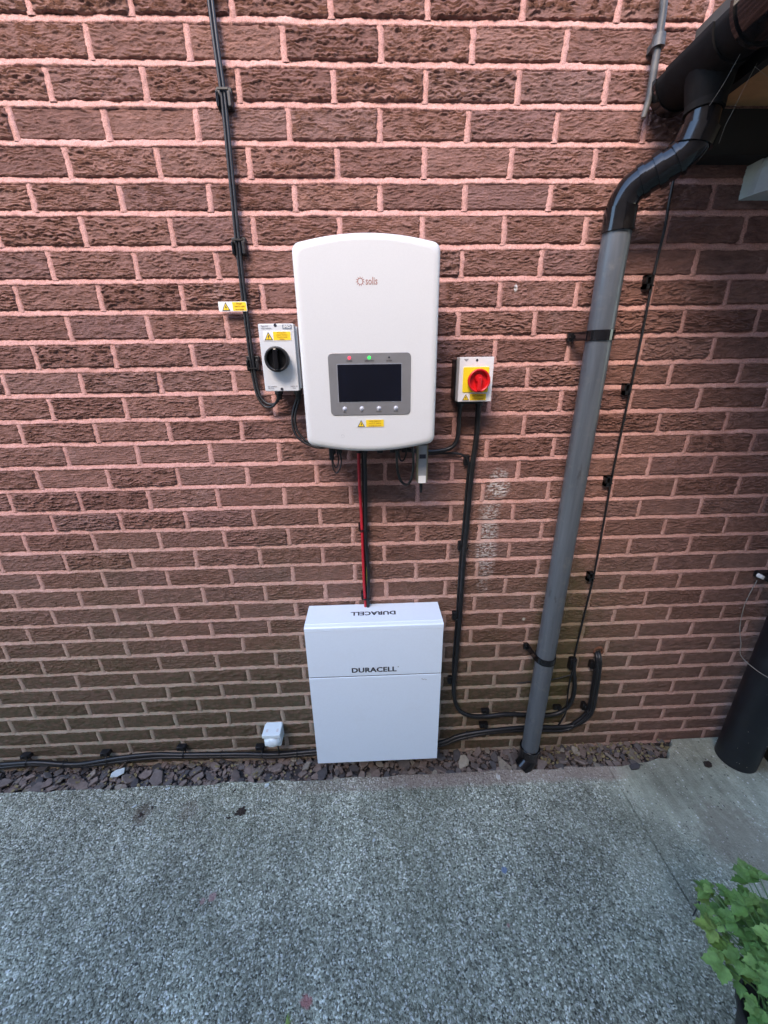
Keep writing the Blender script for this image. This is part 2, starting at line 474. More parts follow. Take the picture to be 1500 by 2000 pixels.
M['leaf_young'] = make_leaf('leaf_young', (.18, .28, .05), (.24, .34, .08))
M['stem'] = plain('stem', (.10, .19, .06), .5, var=.15)
M['chip'] = plain('chip', (.50, .55, .54), .8, var=.12, scale=90, bump=.4)
M['chip_warm'] = plain('chip_warm', (.52, .48, .42), .8, var=.12, scale=90, bump=.4)
M['dung'] = plain('dung', (.030, .018, .012), .85, var=.5, scale=140, bump=1.0)
M['straw'] = plain('straw', (.38, .36, .28), .7, var=.2)
M['rust'] = plain('rust', (.13, .055, .03), .9, var=.4, bump=.6)
M['led_red'] = make_glow('led_red', (1.0, .05, .09), .35)
M['led_green'] = make_glow('led_green', (.03, 1.0, .10), .38)
M['shade_wall'] = plain('shade_wall', (.23, .15, .12), .9, var=.2, scale=6, bump=.3)  # for the added light-blocking wall behind the camera
M['dead_leaf'] = plain('dead_leaf', (.22, .18, .09), .8, var=.3, scale=90)

# ------------------------------------------------------------------ ground, slabs, slate bed
XE, YE = 1.62, -.115                      # joint between the slabs, edge of the slab along the wall
def sheet(name, x0, x1, y0, y1, z, mat):
    return MB().add([(x0, y0, z), (x1, y0, z), (x1, y1, z), (x0, y1, z)], [(0, 1, 2, 3)]).build(name, mat)
tag(sheet('ground', -60, 60, -60, 60, -.08, M['soil']), kind='structure')

def slab(name, outline, mat):
    """outline in plan (x, y), slightly uneven top, real edge"""
    m = MB()
    b = .004
    cx = sum(p[0] for p in outline) / len(outline); cy = sum(p[1] for p in outline) / len(outline)
    def inset(k): return [(p[0] + (cx - p[0]) * k / max(.2, math.hypot(cx - p[0], cy - p[1])), p[1] + (cy - p[1]) * k / max(.2, math.hypot(cx - p[0], cy - p[1]))) for p in outline]
    i2 = inset(b)
    m.loft([[(x, y, -.078) for x, y in outline], [(x, y, -b) for x, y in outline], [(x, y, 0) for x, y in i2]])
    return tag(m.build(name, mat), kind='structure')
def wavy_edge(x0, x1, y, n, amp, sd):
    return [(x0 + (x1 - x0) * i / n, y + amp * (float(vnoise(i * .35, sd * 3.3, sd)) - .5) * 2 + amp * .7 * (float(vnoise(i * 1.7, sd, sd)) - .5)) for i in range(n + 1)]
eL = wavy_edge(-4.0, XE - .0008, YE, 220, .006, 1)
slab('concrete_slab', [(-4.0, -3.5), (XE - .0008, -3.5)] + eL[::-1], M['concrete'])
right = [(XE + .0008, -3.5), (4.0, -3.5), (4.0, -.002), (1.985, -.002)] + \
        [(1.965, -.03), (1.935, -.05), (1.92, -.075), (1.90, -.092), (1.86, -.088), (1.80, -.104), (1.74, -.108), (1.68, -.117), (XE + .0008, -.116)]
slab('concrete_slab', right, M['concrete'])

bed = MB().box(-4.0, 2.0, -.13, .02, -.079, -.035).build('slate_bed', M['bed'])
tag(bed, kind='structure')

def chip_mesh(name, seed, mat, sides=None, th=.22):
    r_ = random.Random(seed); n = sides or r_.randint(4, 7)
    pts = []
    for i in range(n):
        a = 2 * math.pi * (i + r_.uniform(-.3, .3)) / n
        q = r_.uniform(.72, 1.08)
        pts.append((math.cos(a) * q, math.sin(a) * q * r_.uniform(.55, .8)))
    t = th * r_.uniform(.7, 1.3)
    tilt = lambda x, y, k: t * k + .08 * x * r_.uniform(-1, 1)
    rings = [[(x * .95, y * .95, -t) for x, y in pts], [(x, y, t * .2) for x, y in pts], [(x * .96, y * .96, tilt(x, y, .75)) for x, y in pts], [(x * .88, y * .88, t) for x, y in pts]]
    return MB().loft(rings).mesh(name, mat)
chips = [chip_mesh('slate_chip', 40 + i, M['slate']) for i in range(14)]
spots = []
tries = 0
while len(spots) < 290 and tries < 30000:
    tries += 1
    x = rnd.uniform(-1.22, 1.95); y = rnd.uniform(-.112, -.006)
    if x > 1.88 and y < -.06: continue
    if math.hypot(x - 1.285, y + .075) < .05: continue
    s_ = rnd.choice([.017, .022, .027, .033, .040, .048])
    if y + s_ * .75 > .004 or y - s_ * .75 < -.128: s_ = min(s_, .022)
    if any((x - a) ** 2 + (y - b) ** 2 < ((s_ + c) * .52) ** 2 for a, b, c in spots): continue
    spots.append((x, y, s_))
for x, y, s_ in spots:
    o = bpy.data.objects.new('slate_chip', rnd.choice(chips))
    o.location = (x, y, rnd.uniform(-.022, -.004)); o.scale = (s_, s_, s_ * rnd.uniform(.45, .75))
    o.rotation_euler = (rnd.gauss(0, .22), rnd.gauss(0, .22), rnd.uniform(0, 6.28))
    link(o, bed)
# small shards between the chips
def shards(name, n, box, smin, smax, z0, z1, mat, seed, parent=None):
    r_ = random.Random(seed); m = MB()
    for _ in range(n):
        x = r_.uniform(box[0], box[1]); y = r_.uniform(box[2], box[3]); z = r_.uniform(z0, z1); s_ = r_.uniform(smin, smax)
        k = r_.randint(4, 6); a0 = r_.uniform(0, 6.28); tx, ty = r_.gauss(0, .3), r_.gauss(0, .3)
        P = [(math.cos(a0 + 6.283 * i / k) * s_ * r_.uniform(.6, 1.1), math.sin(a0 + 6.283 * i / k) * s_ * r_.uniform(.5, .9)) for i in range(k)]
        m.loft([[(x + a, y + b, z + a * tx + b * ty - s_ * .2) for a, b in P], [(x + a * .85, y + b * .85, z + a * tx + b * ty + s_ * .2) for a, b in P]])
    return tag(m.build(name, mat, parent), kind='stuff')
shards('slate_shards', 2600, (-1.25, 1.93, -.113, -.003), .004, .011, -.034, -.014, M['slate'], 5, bed)
shards('leaf_litter', 130, (1.35, 1.95, -.09, -.004), .003, .010, -.010, .002, M['dead_leaf'], 6, bed)
shards('leaf_litter', 160, (-1.1, .35, -.11, -.004), .003, .009, -.010, .002, M['dead_leaf'], 8, bed)

nb = MB().box(-9, 9, -3.8, -3.6, -.08, 4.75).build('unseen_shade_wall', M['shade_wall'])  # added unseen behind the camera, keeps sun off the lower brickwork
tag(nb, kind='structure')

# ------------------------------------------------------------------ brick wall
wall = thing('brick_wall', (0.6, 0, 0), 'rough brown brick house wall with pink mortar joints', 'wall')
corr = {5: 5, 6: 2, 8: -2, 9: -2, 10: -3, 13: 3, 14: 4, 15: 4, 16: 2, 17: 3, 18: 3, 19: 3, 20: 2, 24: -3, 25: -7, 26: -7, 27: -5, 28: -5, 29: -11, 30: -10, 31: -6}
def joint_z(k): return 2.38 - .075 * k + corr.get(k, 0) * .001
PX, PZ = .225, .075

def brick_arrays(seed, nx, nz):
    """front face with torn, bark-like relief; x 0..1, z 0..1 scaled to 0.215 x 0.065"""
    r_ = random.Random(seed)
    per = r_.uniform(5.0, 8.5); amp = r_.choice([3.2, 4.5, 5.5, 6.5, 7.5]); fine = r_.uniform(1.4, 2.8)
    w1, w2 = r_.uniform(5, 9), r_.uniform(3.0, 5.0)
    X, Z = np.meshgrid(np.linspace(0, 215, nx + 1), np.linspace(0, 65, nz + 1))
    sd = seed * 1.37
    warp = w1 * (vnoise(X / 30, Z / 19, sd) - .5) * 2 + w2 * (vnoise(X / 10.5, Z / 8, sd + 3) - .5) * 2
    ph = (Z + warp) / per
    fr = ph - np.floor(ph)
    saw = np.where(fr < .10, fr / .10, 1 - ((fr - .10) / .90) ** .75)           # lip at the bottom of each scale
    a = .15 + .85 * np.clip((vnoise(X / 16, Z / 6, sd + 9) - .26) * 2.2, 0, 1)
    h = amp * a * saw + 2.2 * (vnoise(X / 60, Z / 30, sd + 5)) + fine * (vnoise(X / 5, Z / 3.2, sd + 7)) + fine * .8 * (vnoise(X / 9, Z / 5, sd + 17))
    # ragged outline, edges rolled back
    ex = np.minimum(X, 215 - X); ez = np.minimum(Z, 65 - Z)
    e = np.minimum(ex, ez)
    roll = np.clip(1 - e / 3.2, 0, 1)
    h = h * (1 - .6 * roll) - 2.5 * roll ** 2
    wob = 2.4
    px = X + (roll > 0) * wob * (vnoise(Z / 7, X / 9, sd + 11) - .5) * 2
    pz = Z + (roll > 0) * wob * (vnoise(X / 8, Z / 9, sd + 13) - .5) * 2
    V = np.stack([(px - 107.5), -h, (pz - 32.5)], -1).reshape(-1, 3) * .001
    idx = np.arange((nx + 1) * (nz + 1)).reshape(nz + 1, nx + 1)
    F = np.stack([idx[:-1, :-1], idx[:-1, 1:], idx[1:, 1:], idx[1:, :-1]], -1).reshape(-1, 4)
    # sides back into the wall
    loop = list(idx[0, :]) + list(idx[1:, -1]) + list(idx[-1, -2::-1]) + list(idx[-2:0:-1, 0])
    B = V[loop].copy(); B[:, 1] = .03
    n0 = len(V); L = len(loop)
    S = [(loop[(i + 1) % L], loop[i], n0 + i, n0 + (i + 1) % L) for i in range(L)]
    return np.vstack([V, B]), [tuple(f) for f in F] + S

NVAR = 26
hi = []
for i in range(NVAR):
    V, F = brick_arrays(i + 1, 80, 40)
    hi.append(np_mesh('brick', V, F, M['brick']))
lo = [brick_arrays(i + 1, 26, 14) for i in range(10)]

# every brick of the wall: odd courses have perpends at whole bricks, even ones at halves
rb = random.Random(11)
cells = []
for c in range(-3, 33):
    zt, zb = joint_z(c - 1), joint_z(c)
    off = 0.0 if c % 2 else .5
    m0 = int(math.floor(-2.2 / PX)); m1 = int(math.ceil(3.6 / PX))
    jit = {m: rb.gauss(0, .0022) for m in range(m0, m1 + 2)}
    for m in range(m0, m1):
        xa = (m + off) * PX + jit[m] + .005; xb = (m + 1 + off) * PX + jit[m + 1] - .005
        cells.append((c, (xa + xb) / 2, (zt + zb) / 2, xb - xa - .0015, (zt - zb) - .0155))
C0 = Vector(cam.matrix_world.translation)
def view(p):
    d = Vector(p) - C0; w = d.dot(fw)
    return (d.dot(cr) / w * 757.35 + 750, 1000 - d.dot(cu) / w * 757.35, w)
inside, rest = [], []
for ce in cells:
    corners = [view((ce[1] + sx * ce[3] / 2, 0, ce[2] + sz * ce[4] / 2)) for sx in (-1, 1) for sz in (-1, 1)]
    vis = any(-2 < u < 1502 and -2 < v < 2002 for u, v, w in corners) and ce[2] > .0
    (inside if vis else rest).append((corners[0][2], ce))
inside.sort(key=lambda q: q[0])
parts = [c for _, c in inside[:300]]
rest = [c for _, c in inside[300:]] + [c for _, c in rest]
for c, x, z, w, h in parts:
    o = bpy.data.objects.new('brick', rb.choice(hi))
    flip = rb.random() < .35
    o.location = (x, .0035 + rb.gauss(0, .0008), z)
    o.scale = (w / .215, rb.uniform(.75, 1.15) * (1 if c < 20 else .8), h / .065)
    o.rotation_euler = (0, rb.gauss(0, .003), 0)
    link(o, wall)
VV, FF, n0 = [], [], 0
for c, x, z, w, h in rest:
    V, F = rb.choice(lo)
    V = V * np.array([w / .215, rb.uniform(.7, 1.0), h / .065]) + np.array([x, .0035, z])
    VV.append(V); FF.extend([tuple(i + n0 for i in f) for f in F]); n0 += len(V)
o = link(bpy.data.objects.new('brick_courses', np_mesh('brick_courses', np.vstack(VV), FF, M['brick'])), wall)
tag(o, kind='stuff')
print('bricks', len(parts), 'rest', len(rest))

# mortar: weather-struck bed joints and flat perpends in front of a backing sheet
VV, FF, n0 = [], [], 0
def add_grid(Vg):
    global n0
    nz_, nx_ = Vg.shape[0], Vg.shape[1]
    idx = np.arange(nz_ * nx_).reshape(nz_, nx_) + n0
    VV.append(Vg.reshape(-1, 3)); n0 += nz_ * nx_
    FF.extend([tuple(f) for f in np.stack([idx[:-1, :-1], idx[1:, :-1], idx[1:, 1:], idx[:-1, 1:]], -1).reshape(-1, 4)])
for k in range(-4, 33):
    xs = np.linspace(-2.3, 3.75, 1700)
    zc = joint_z(k)
    prof = [(.0105, .010), (.0075, .0042), (.0025, .0022), (-.003, .0002), (-.0066, -.0010), (-.0095, .004)]
    G = np.zeros((len(prof), len(xs), 3))
    for j, (dz, y) in enumerate(prof):
        wob = (vnoise(xs * 160, np.full_like(xs, k * 3.1 + j * .9), 2) - .5) * .0034 + (vnoise(xs * 45, np.full_like(xs, k * 3.1 + j * .4), 12) - .5) * .0030 + (vnoise(xs * 9, np.full_like(xs, k * 5.3), 4) - .5) * .0028
        wy = (vnoise(xs * 170, np.full_like(xs, k * 2.7 + j * .8), 6) - .5) * .0022 + (vnoise(xs * 24, np.full_like(xs, k * 1.7 + j * .3), 16) - .5) * .0030
        G[j, :, 0] = xs; G[j, :, 1] = y + wy; G[j, :, 2] = zc + dz + wob
    add_grid(G)
for c, x, z, w, h in cells:
    xc = x + w / 2 + .00575
    zs = np.linspace(z - h / 2 - .004, z + h / 2 + .004, 14)
    prof = [(-.0100, .006), (-.0078, .0014), (0, .0006), (.0078, .0014), (.0100, .006)]
    lean = rb.gauss(0, .0009)
    G = np.zeros((len(prof), len(zs), 3))
    for j, (dx, y) in enumerate(prof):
        wob = (vnoise(zs * 170, np.full_like(zs, xc * 37 + z * 91 + j * .9), 3) - .5) * .0036
        G[j, :, 0] = xc + dx + wob + lean * (zs - z) / .03; G[j, :, 1] = y + (vnoise(zs * 130, np.full_like(zs, xc * 11 + j * .7), 8) - .5) * .0018; G[j, :, 2] = zs
    add_grid(G[::-1])
link(bpy.data.objects.new('mortar', np_mesh('mortar', np.vstack(VV), FF, M['mortar'])), wall)
MB().box(-2.4, 3.8, .012, .10, -.075, 2.70).build('wall_core', M['mortar'], wall)

# ------------------------------------------------------------------ small shared builders
def rounded_rect(x0, x1, z0, z1, r, n=4):
    P = []
    for cx, cz, a0 in ((x1 - r, z0 + r, -90), (x1 - r, z1 - r, 0), (x0 + r, z1 - r, 90), (x0 + r, z0 + r, 180)):
        for i in range(n + 1):
            a = R(a0 + 90 * i / n); P.append((cx + r * math.cos(a), cz + r * math.sin(a)))
    return P

def plate(x0, x1, z0, z1, y0, y1, r, bev=0.0):
    m = MB(); out = rounded_rect(x0, x1, z0, z1, r)
    if bev:
        inn = rounded_rect(x0 + bev, x1 - bev, z0 + bev, z1 - bev, max(r - bev, .0005))
        mid = rounded_rect(x0 + bev * .3, x1 - bev * .3, z0 + bev * .3, z1 - bev * .3, max(r - bev * .3, .0005))
        m.loft([[(x, y0, z) for x, z in inn], [(x, y0 + bev * .3, z) for x, z in mid], [(x, y0 + bev, z) for x, z in out], [(x, y1, z) for x, z in out]])
    else:
        m.loft([[(x, y0, z) for x, z in out], [(x, y1, z) for x, z in out]])
    return m

def warning_label(parent, x0, x1, z0, z1, y, lines, split=.38, base='label_white', skew=0.0):
    """sticker: white ground, hazard triangle on the left, yellow field with print on the right"""
    lab = plate(x0, x1, z0, z1, y - .0006, y + .0004, .002).build('warning_label', M[base], parent)
    h = z1 - z0; w = x1 - x0; xs = x0 + w * split
    tcx = x0 + (xs - x0) * .52; th = h * .86; tw = th * 1.08; tz = z0 + h * .07
    MB().prism([(tcx - tw / 2, tz), (tcx + tw / 2, tz), (tcx, tz + th)], y - .0010, y - .0002).build('hazard_triangle', M['ink'], lab)
    k = .74
    MB().prism([(tcx - tw / 2 * k, tz + th * .09), (tcx + tw / 2 * k, tz + th * .09), (tcx, tz + th * (.09 + k))], y - .0014, y - .0004).build('triangle_field', M['yellow'], lab)
    b = th * .30
    MB().prism([(tcx + b * .05, tz + th * .62), (tcx - b * .38, tz + th * .36), (tcx - b * .02, tz + th * .37), (tcx - b * .15, tz + th * .12), (tcx + b * .40, tz + th * .44), (tcx + b * .06, tz + th * .43), (tcx + b * .28, tz + th * .62)], y - .0018, y - .0006).build('lightning_bolt', M['ink'], lab)
    plate(xs, x1 - h * .05, z0 + h * .06, z1 - h * .06, y - .0010, y, .0015).build('yellow_field', M['yellow'], lab)
    n = len(lines); fx = (xs + x1 - h * .05) / 2
    for i, s_ in enumerate(lines):
        zz = z1 - h * (.06 + .88 * (i + .5) / n)
        text(s_, h * .88 / n * .80, M['ink_orange'], lab, (fx, y - .0014, zz), sx=min(1.0, .9 * (x1 - xs) / (len(s_) * h * .88 / n * .80 * .52)))
    return lab

def cable_clip(parent, x, z, r, side=-1, horizontal=False, y=0.0, s_=1.0):
    """screw-on tie base beside the cable, with the strap round the cable"""
    m = MB()
    w, h, d = .016 * s_, .030 * s_, .011
    if not horizontal:
        cx = x + side * (r + w * .35)
        m.box(cx - w / 2, cx + w / 2, -d - y, .001, z - h / 2, z + h / 2, .002)
        m.box(cx - w * .16, cx + w * .16, -d - y - .004, -d - y + .002, z - h * .40, z + h * .15)
        m.cyl((cx, -d - y - .0045, z + h * .30), (cx, -d - y + .002, z + h * .30), w * .26, n=10)
        m.torus((x, -y - r - .002, z - h * .32), (0, 0, 1), r + .0018, .0020, 14, 6)
        m.torus((x, -y - r - .002, z - h * .26), (0, 0, 1), r + .0014, .0018, 14, 6)
    else:
        cz = z + r + h * .22
        m.box(x - h / 2, x + h / 2, -d - y, .001, cz - w / 2, cz + w / 2, .002)
        m.cyl((x - h * .3, -d - y - .004, cz), (x - h * .3, -d - y + .002, cz), w * .26, n=10)
        m.box(x + h * .05, x + h * .40, -d - y - .005, -d - y + .002, cz - w * .3, cz + w * .7)
        m.torus((x + h * .3, -y - r - .002, z), (1, 0, 0), r + .0018, .0020, 14, 6)
    return m.build('cable_clip', M['black'], parent)

# ------------------------------------------------------------------ inverter
inv = thing('inverter', (.633, -.01, 1.41), 'white wall-mounted solar inverter with arched top, grey display panel and status lights', 'inverter')
def inv_outline(ins):
    P = []; cx = .633; hw = .1705 - ins; zt, zb = 1.889 - ins, 1.434 + ins; arch = .0215; r = .020
    n = 26
    def top(x): return zt + arch * (1 - ((x - cx) / hw) ** 2)
    def bot(x): return zb - arch * (1 - ((x - cx) / hw) ** 2)
    xs = [cx + hw - r - (2 * hw - 2 * r) * i / n for i in range(n + 1)]
    for i in range(5):
        a = R(-90 + 90 * i / 4 + 10 * (1 - i / 4)); P.append((cx + hw - r + r * math.cos(a), bot(cx + hw - r) + r + r * math.sin(a)))
    for i in range(5):
        a = R(90 * i / 4 - 10 * i / 4); P.append((cx + hw - r + r * math.cos(a), top(cx + hw - r) - r + r * math.sin(a)))
    P += [(x, top(x)) for x in xs[1:-1]]
    for i in range(5):
        a = R(100 + 80 * i / 4); P.append((cx - hw + r + r * math.cos(a), top(cx - hw + r) - r + r * math.sin(a)))
    for i in range(5):
        a = R(180 + 80 * i / 4); P.append((cx - hw + r + r * math.cos(a), bot(cx - hw + r) + r + r * math.sin(a)))
    P += [(x, bot(x)) for x in xs[::-1][1:-1]]
    return P
m = MB(); rings = []
for y, ins in ((-.085, .004), (-.087, .0), (-.205, .0), (-.2105, .0008), (-.2155, .003), (-.2190, .0065), (-.2205, .011), (-.221, .016)):
    rings.append([(x, y, z) for x, z in inv_outline(ins)])
m.loft(rings, True, True)
m.sm[-2:] = [False, False]
m.build('front_cover', M['white_coat'], inv)
m = MB(); m.box(.505, .762, -.084, -.012, 1.432, 1.868)
for i in range(14):
    x = .515 + i * .0182
    m.box(x, x + .004, -.090, -.083, 1.44, 1.86)
m.build('heat_sink', M['grey_side'], inv)
MB().box(.49, .776, -.0842, -.030, 1.402, 1.4315).build('connector_tray', M['black'], inv)
MB().box(.55, .72, -.012, .001, 1.50, 1.80).build('wall_bracket', M['grey_side'], inv)
pan = plate(.531, .7365, 1.5095, 1.6595, -.2228, -.2206, .011, .0012).build('control_panel', M['panel_grey'], inv)
plate(.5515, .7145, 1.5415, 1.6345, -.2233, -.2222, .001).build('screen_frame', M['ink_grey'], pan)
plate(.5535, .7125, 1.5435, 1.6325, -.2240, -.2225, .001).build('screen', M['screen'], pan)
for x, mt in ((.584, 'led_red'), (.633, 'led_green'), (.682, 'ink')):
    MB().cyl((x, -.2238, 1.648), (x, -.2220, 1.648), .0038 if mt != 'ink' else .0022, n=12).build('status_light', M[mt], pan)
for x, s_ in ((.584, 'POWER'), (.633, 'OPERATION'), (.682, 'ALARM')):
    text(s_, .0042, M['ink'], pan, (x, -.2231, 1.6405))
for i, s_ in enumerate(('ESC', 'UP', 'DOWN', 'ENTER')):
    x = .567 + i * .044
    mb = MB().cyl((x, -.2230, 1.5265), (x, -.2220, 1.5265), .0060, n=14)
    mb.loft([[(x + r_ * math.cos(a * .5236), y, 1.5265 + r_ * math.sin(a * .5236)) for a in range(12)] for y, r_ in ((-.2225, .0046), (-.2248, .0042), (-.2258, .0028), (-.2261, .0008))], True, True)
    mb.build('button', M['button'], pan)
    text(s_, .0040, M['ink'], pan, (x, -.2231, 1.5178))
warning_label(inv, .594, .668, 1.478, 1.4985, -.2212, ('Inverter. Isolate A.C.', 'and D.C. before', 'carrying out work.'), .36, 'white_coat')
# brand mark: ring with eleven rays, then the name
m = MB(); cx, cz = .6165, 1.8125; n = 66
outer, inner = [], []
for i in range(n):
    a = 2 * math.pi * i / n + math.pi / 2
    ro = .0064 + .0046 * max(0, math.cos((i / n * 11) * 2 * math.pi)) ** 1.5
    outer.append((cx + ro * math.cos(a), cz + ro * math.sin(a))); inner.append((cx + .0052 * math.cos(a), cz + .0056 * math.sin(a)))
m.loft([[(x, -.2213, z) for x, z in inner], [(x, -.2213, z) for x, z in outer]], False)
m.build('sun_mark', M['ink_red'], inv)
text('solis', .0225, M['ink_red'], inv, (.6285, -.2213, 1.8125), align='LEFT', sx=.72)
# a scuff on the cover and plugs below
m = MB()
for i in range(9):
    a = i * .7; m.box(.5575 + .004 * math.cos(a), .5587 + .004 * math.cos(a), -.2213, -.2210, 1.4555 + .004 * math.sin(a), 1.4563 + .0042 * math.sin(a))
m.build('scuff_mark', M['ink_grey'], inv)
for x, r_ in ((.515, .008), (.535, .008), (.594, .010), (.613, .010), (.66, .011), (.70, .011), (.735, .009)):
    MB().cyl((x, -.055, 1.404), (x, -.055, 1.375), r_, r_ * .85, 12).build('cable_gland', M['black'], inv)
stick = MB().box(.768, .797, -.135, -.105, 1.295, 1.412, .003).build('data_stick', M['stick_grey'], inv)
plate(.7705, .7945, 1.296, 1.41, -.1372, -.1345, .003).build('stick_front', M['grey_side'], stick)
plate(.7665, .7705, 1.300, 1.412, -.138, -.110, .001).build('metal_edge', M['brass'], stick)
plate(.7945, .7985, 1.300, 1.412, -.138, -.110, .001).build('metal_edge', M['brass'], stick)
plate(.773, .792, 1.372, 1.3845, -.1382, -.1370, .001).build('stick_window', M['ink'], stick)
plate(.7715, .7935, 1.297, 1.3195, -.1382, -.1370, .0015).build('paper_label', M['label_white'], stick)
MB().cyl((.782, -.12, 1.297), (.782, -.12, 1.262), .0055, .004, 10).build('cable_boot', M['black'], stick)

# ------------------------------------------------------------------ DC isolator
dci = thing('dc_isolator', (.388, 0, 1.565), 'light grey rectangular isolator box with large black rotary knob beside the white inverter', 'switch')
MB().box(.345, .438, -.080, .001, 1.569, 1.733, .004).build('base_box', M['grey_side'], dci)
lid = plate(.3415, .4355, 1.5655, 1.736, -.110, -.0795, .004, .002).build('lid', M['grey_box'], dci)
MB().box(.4356, .4405, -.094, -.079, 1.572, 1.730).build('side_rib', M['grey_box'], lid)
kn = MB(); kx, kz = .387, 1.648
kn.loft([[(kx + r_ * math.cos(a * math.pi / 14), y, kz + r_ * math.sin(a * math.pi / 14)) for a in range(28)] for y, r_ in ((-.109, .0300), (-.136, .0325), (-.1405, .0312), (-.1405, .0255), (-.1220, .0240))], True, True)
knob = kn.build('knob', M['black'], dci)
MB().box(kx - .006, kx + .006, -.150, -.120, kz - .026, kz + .026, .002).build('handle', M['black_plastic'], knob)
warning_label(dci, .3530, .4265, 1.6945, 1.7180, -.1104, ('PV array D.C.', 'isolator. Contains', 'live parts during', 'daylight.'), .36)
plate(.4055, .4300, 1.7225, 1.7335, -.1108, -.1096, .001).build('brand_plate', M['plate_blue'], dci)
text('IMO', .0105, M['label_white'], dci, (.4178, -.1111, 1.728), bold=.0003)
for x, z in ((.387, 1.732), (.388, 1.571)):
    MB().cyl((x, -.1108, z), (x, -.1080, z), .0040, n=12).build('screw', M['ink'], dci)
text('Type DC\nsolar isolator', .0052, M['ink_grey'], dci, (.349, -.1106, 1.7275), align='LEFT')
text('IEC 60947-3\nDC-PV2', .0048, M['ink_grey'], dci, (.350, -.1106, 1.5755), align='LEFT')
text('NEMA 4X\nIP66', .0048, M['ink_grey'], dci, (.4225, -.1106, 1.5755))
for x in (.364, .420):
    MB().cyl((x, -.045, 1.570), (x, -.045, 1.553), .0125, n=8, smooth=False).cyl((x, -.045, 1.554), (x, -.045, 1.538), .010, .007, 12).build('cable_gland', M['black'], dci)

# ------------------------------------------------------------------ AC isolator
aci = thing('ac_isolator', (.936, 0, 1.527), 'small white switch box with red rotary knob on a yellow plate, right of the inverter', 'switch')
MB().box(.884, .982, -.055, .001, 1.5305, 1.643, .003).build('base_box', M['black'], aci)
lid = plate(.8875, .985, 1.527, 1.648, -.092, -.0545, .002, .001).build('lid', M['off_white'], aci)
plate(.8990, .9730, 1.553, 1.6215, -.0945, -.0915, .003, .001).build('yellow_plate', M['yellow_plate'], aci)
kx, kz = .9405, 1.5855; kn = MB()
kn.loft([[(kx + r_ * math.cos(a * math.pi / 14), y, kz + r_ * math.sin(a * math.pi / 14)) for a in range(28)] for y, r_ in ((-.0940, .0285), (-.112, .0320), (-.1165, .0312), (-.1165, .0268), (-.1020, .0245))], True, True)
knob = kn.build('knob', M['red'], aci)
MB().box(kx - .0055, kx + .0055, -.122, -.100, kz - .0275, kz + .010, .002).cyl((kx, -.118, kz + .006), (kx, -.100, kz + .006), .010, .013, 14).build('handle', M['red'], knob)
warning_label(aci, .8970, .9700, 1.5295, 1.5500, -.0924, ('A.C. isolator', 'solar supply'), .34, 'off_white')
MB().cyl((.9365, -.0926, 1.6395), (.9365, -.0905, 1.6395), .0034, n=12).build('screw', M['ink'], aci)
MB().prism([(.899, 1.643), (.913, 1.643), (.906, 1.636)], -.0924, -.0915).build('maker_mark', M['ink_grey'], aci)
for x in (.909, .968):
    MB().cyl((x, -.030, 1.532), (x, -.030, 1.508), .012, n=8, smooth=False).build('cable_gland', M['black'], aci)
MB().box(.893, .972, -.050, -.006, 1.517, 1.5300, .003).build('gland_plate', M['black'], aci)

# ------------------------------------------------------------------ battery
bat = thing('battery', (.628, -.07, .12), 'white wall-hung home battery cabinet with black lettering, just above the slate chippings', 'battery')
MB().box(.389, .866, -.122, -.004, .121, .772).build('cabinet', M['white_panel'], bat)
m = MB(); x0, x1 = .3845, .8705                        # lid folded over the top with a lip
prof = [(-.004, .785), (-.112, .785), (-.1135, .7862), (-.116, .7862), (-.1175, .785), (-.131, .7835), (-.1352, .780), (-.1358, .768), (-.1225, .768), (-.1225, .7725), (-.004, .7725)]
m.loft([[(x0, y, z) for y, z in prof], [(x1, y, z) for y, z in prof]])
top = m.build('top_lid', M['white_panel'], bat)
plate(.3845, .8705, .5650, .7672, -.1350, -.1215, .002, .0015).build('upper_panel', M['white_panel'], bat)
plate(.3845, .8705, .119, .5600, -.1350, -.1215, .002, .0015).build('lower_panel', M['white_panel'], bat)
MB().box(.388, .867, -.1320, -.1216, .5602, .5648).build('seam', M['seam'], bat)
text('DURACELL', .0300, M['ink'], bat, (.6225, -.1353, .5905), bold=.0011, sx=1.08, space=1.04)
text('®', .006, M['ink'], bat, (.711, -.1353, .601))
text('DURACELL', .0300, M['ink'], top, (.6260, -.062, .7853), rot=(0, 0, 180), bold=.0011, sx=1.08, space=1.04)
m = MB()
for i, (x, z) in enumerate(((.797, .540), (.806, .538), (.812, .535), (.801, .536))):
    m.box(x, x + .006, -.1353, -.1349, z, z + .0016)
m.build('scuff_mark', M['ink_grey'], bat)

# ------------------------------------------------------------------ cables on the wall
def run(name, label, loc, cat='cable'):
    return thing(name, loc, label, cat)
def wpts(L, y): return [(x, y, z) for x, z in L]

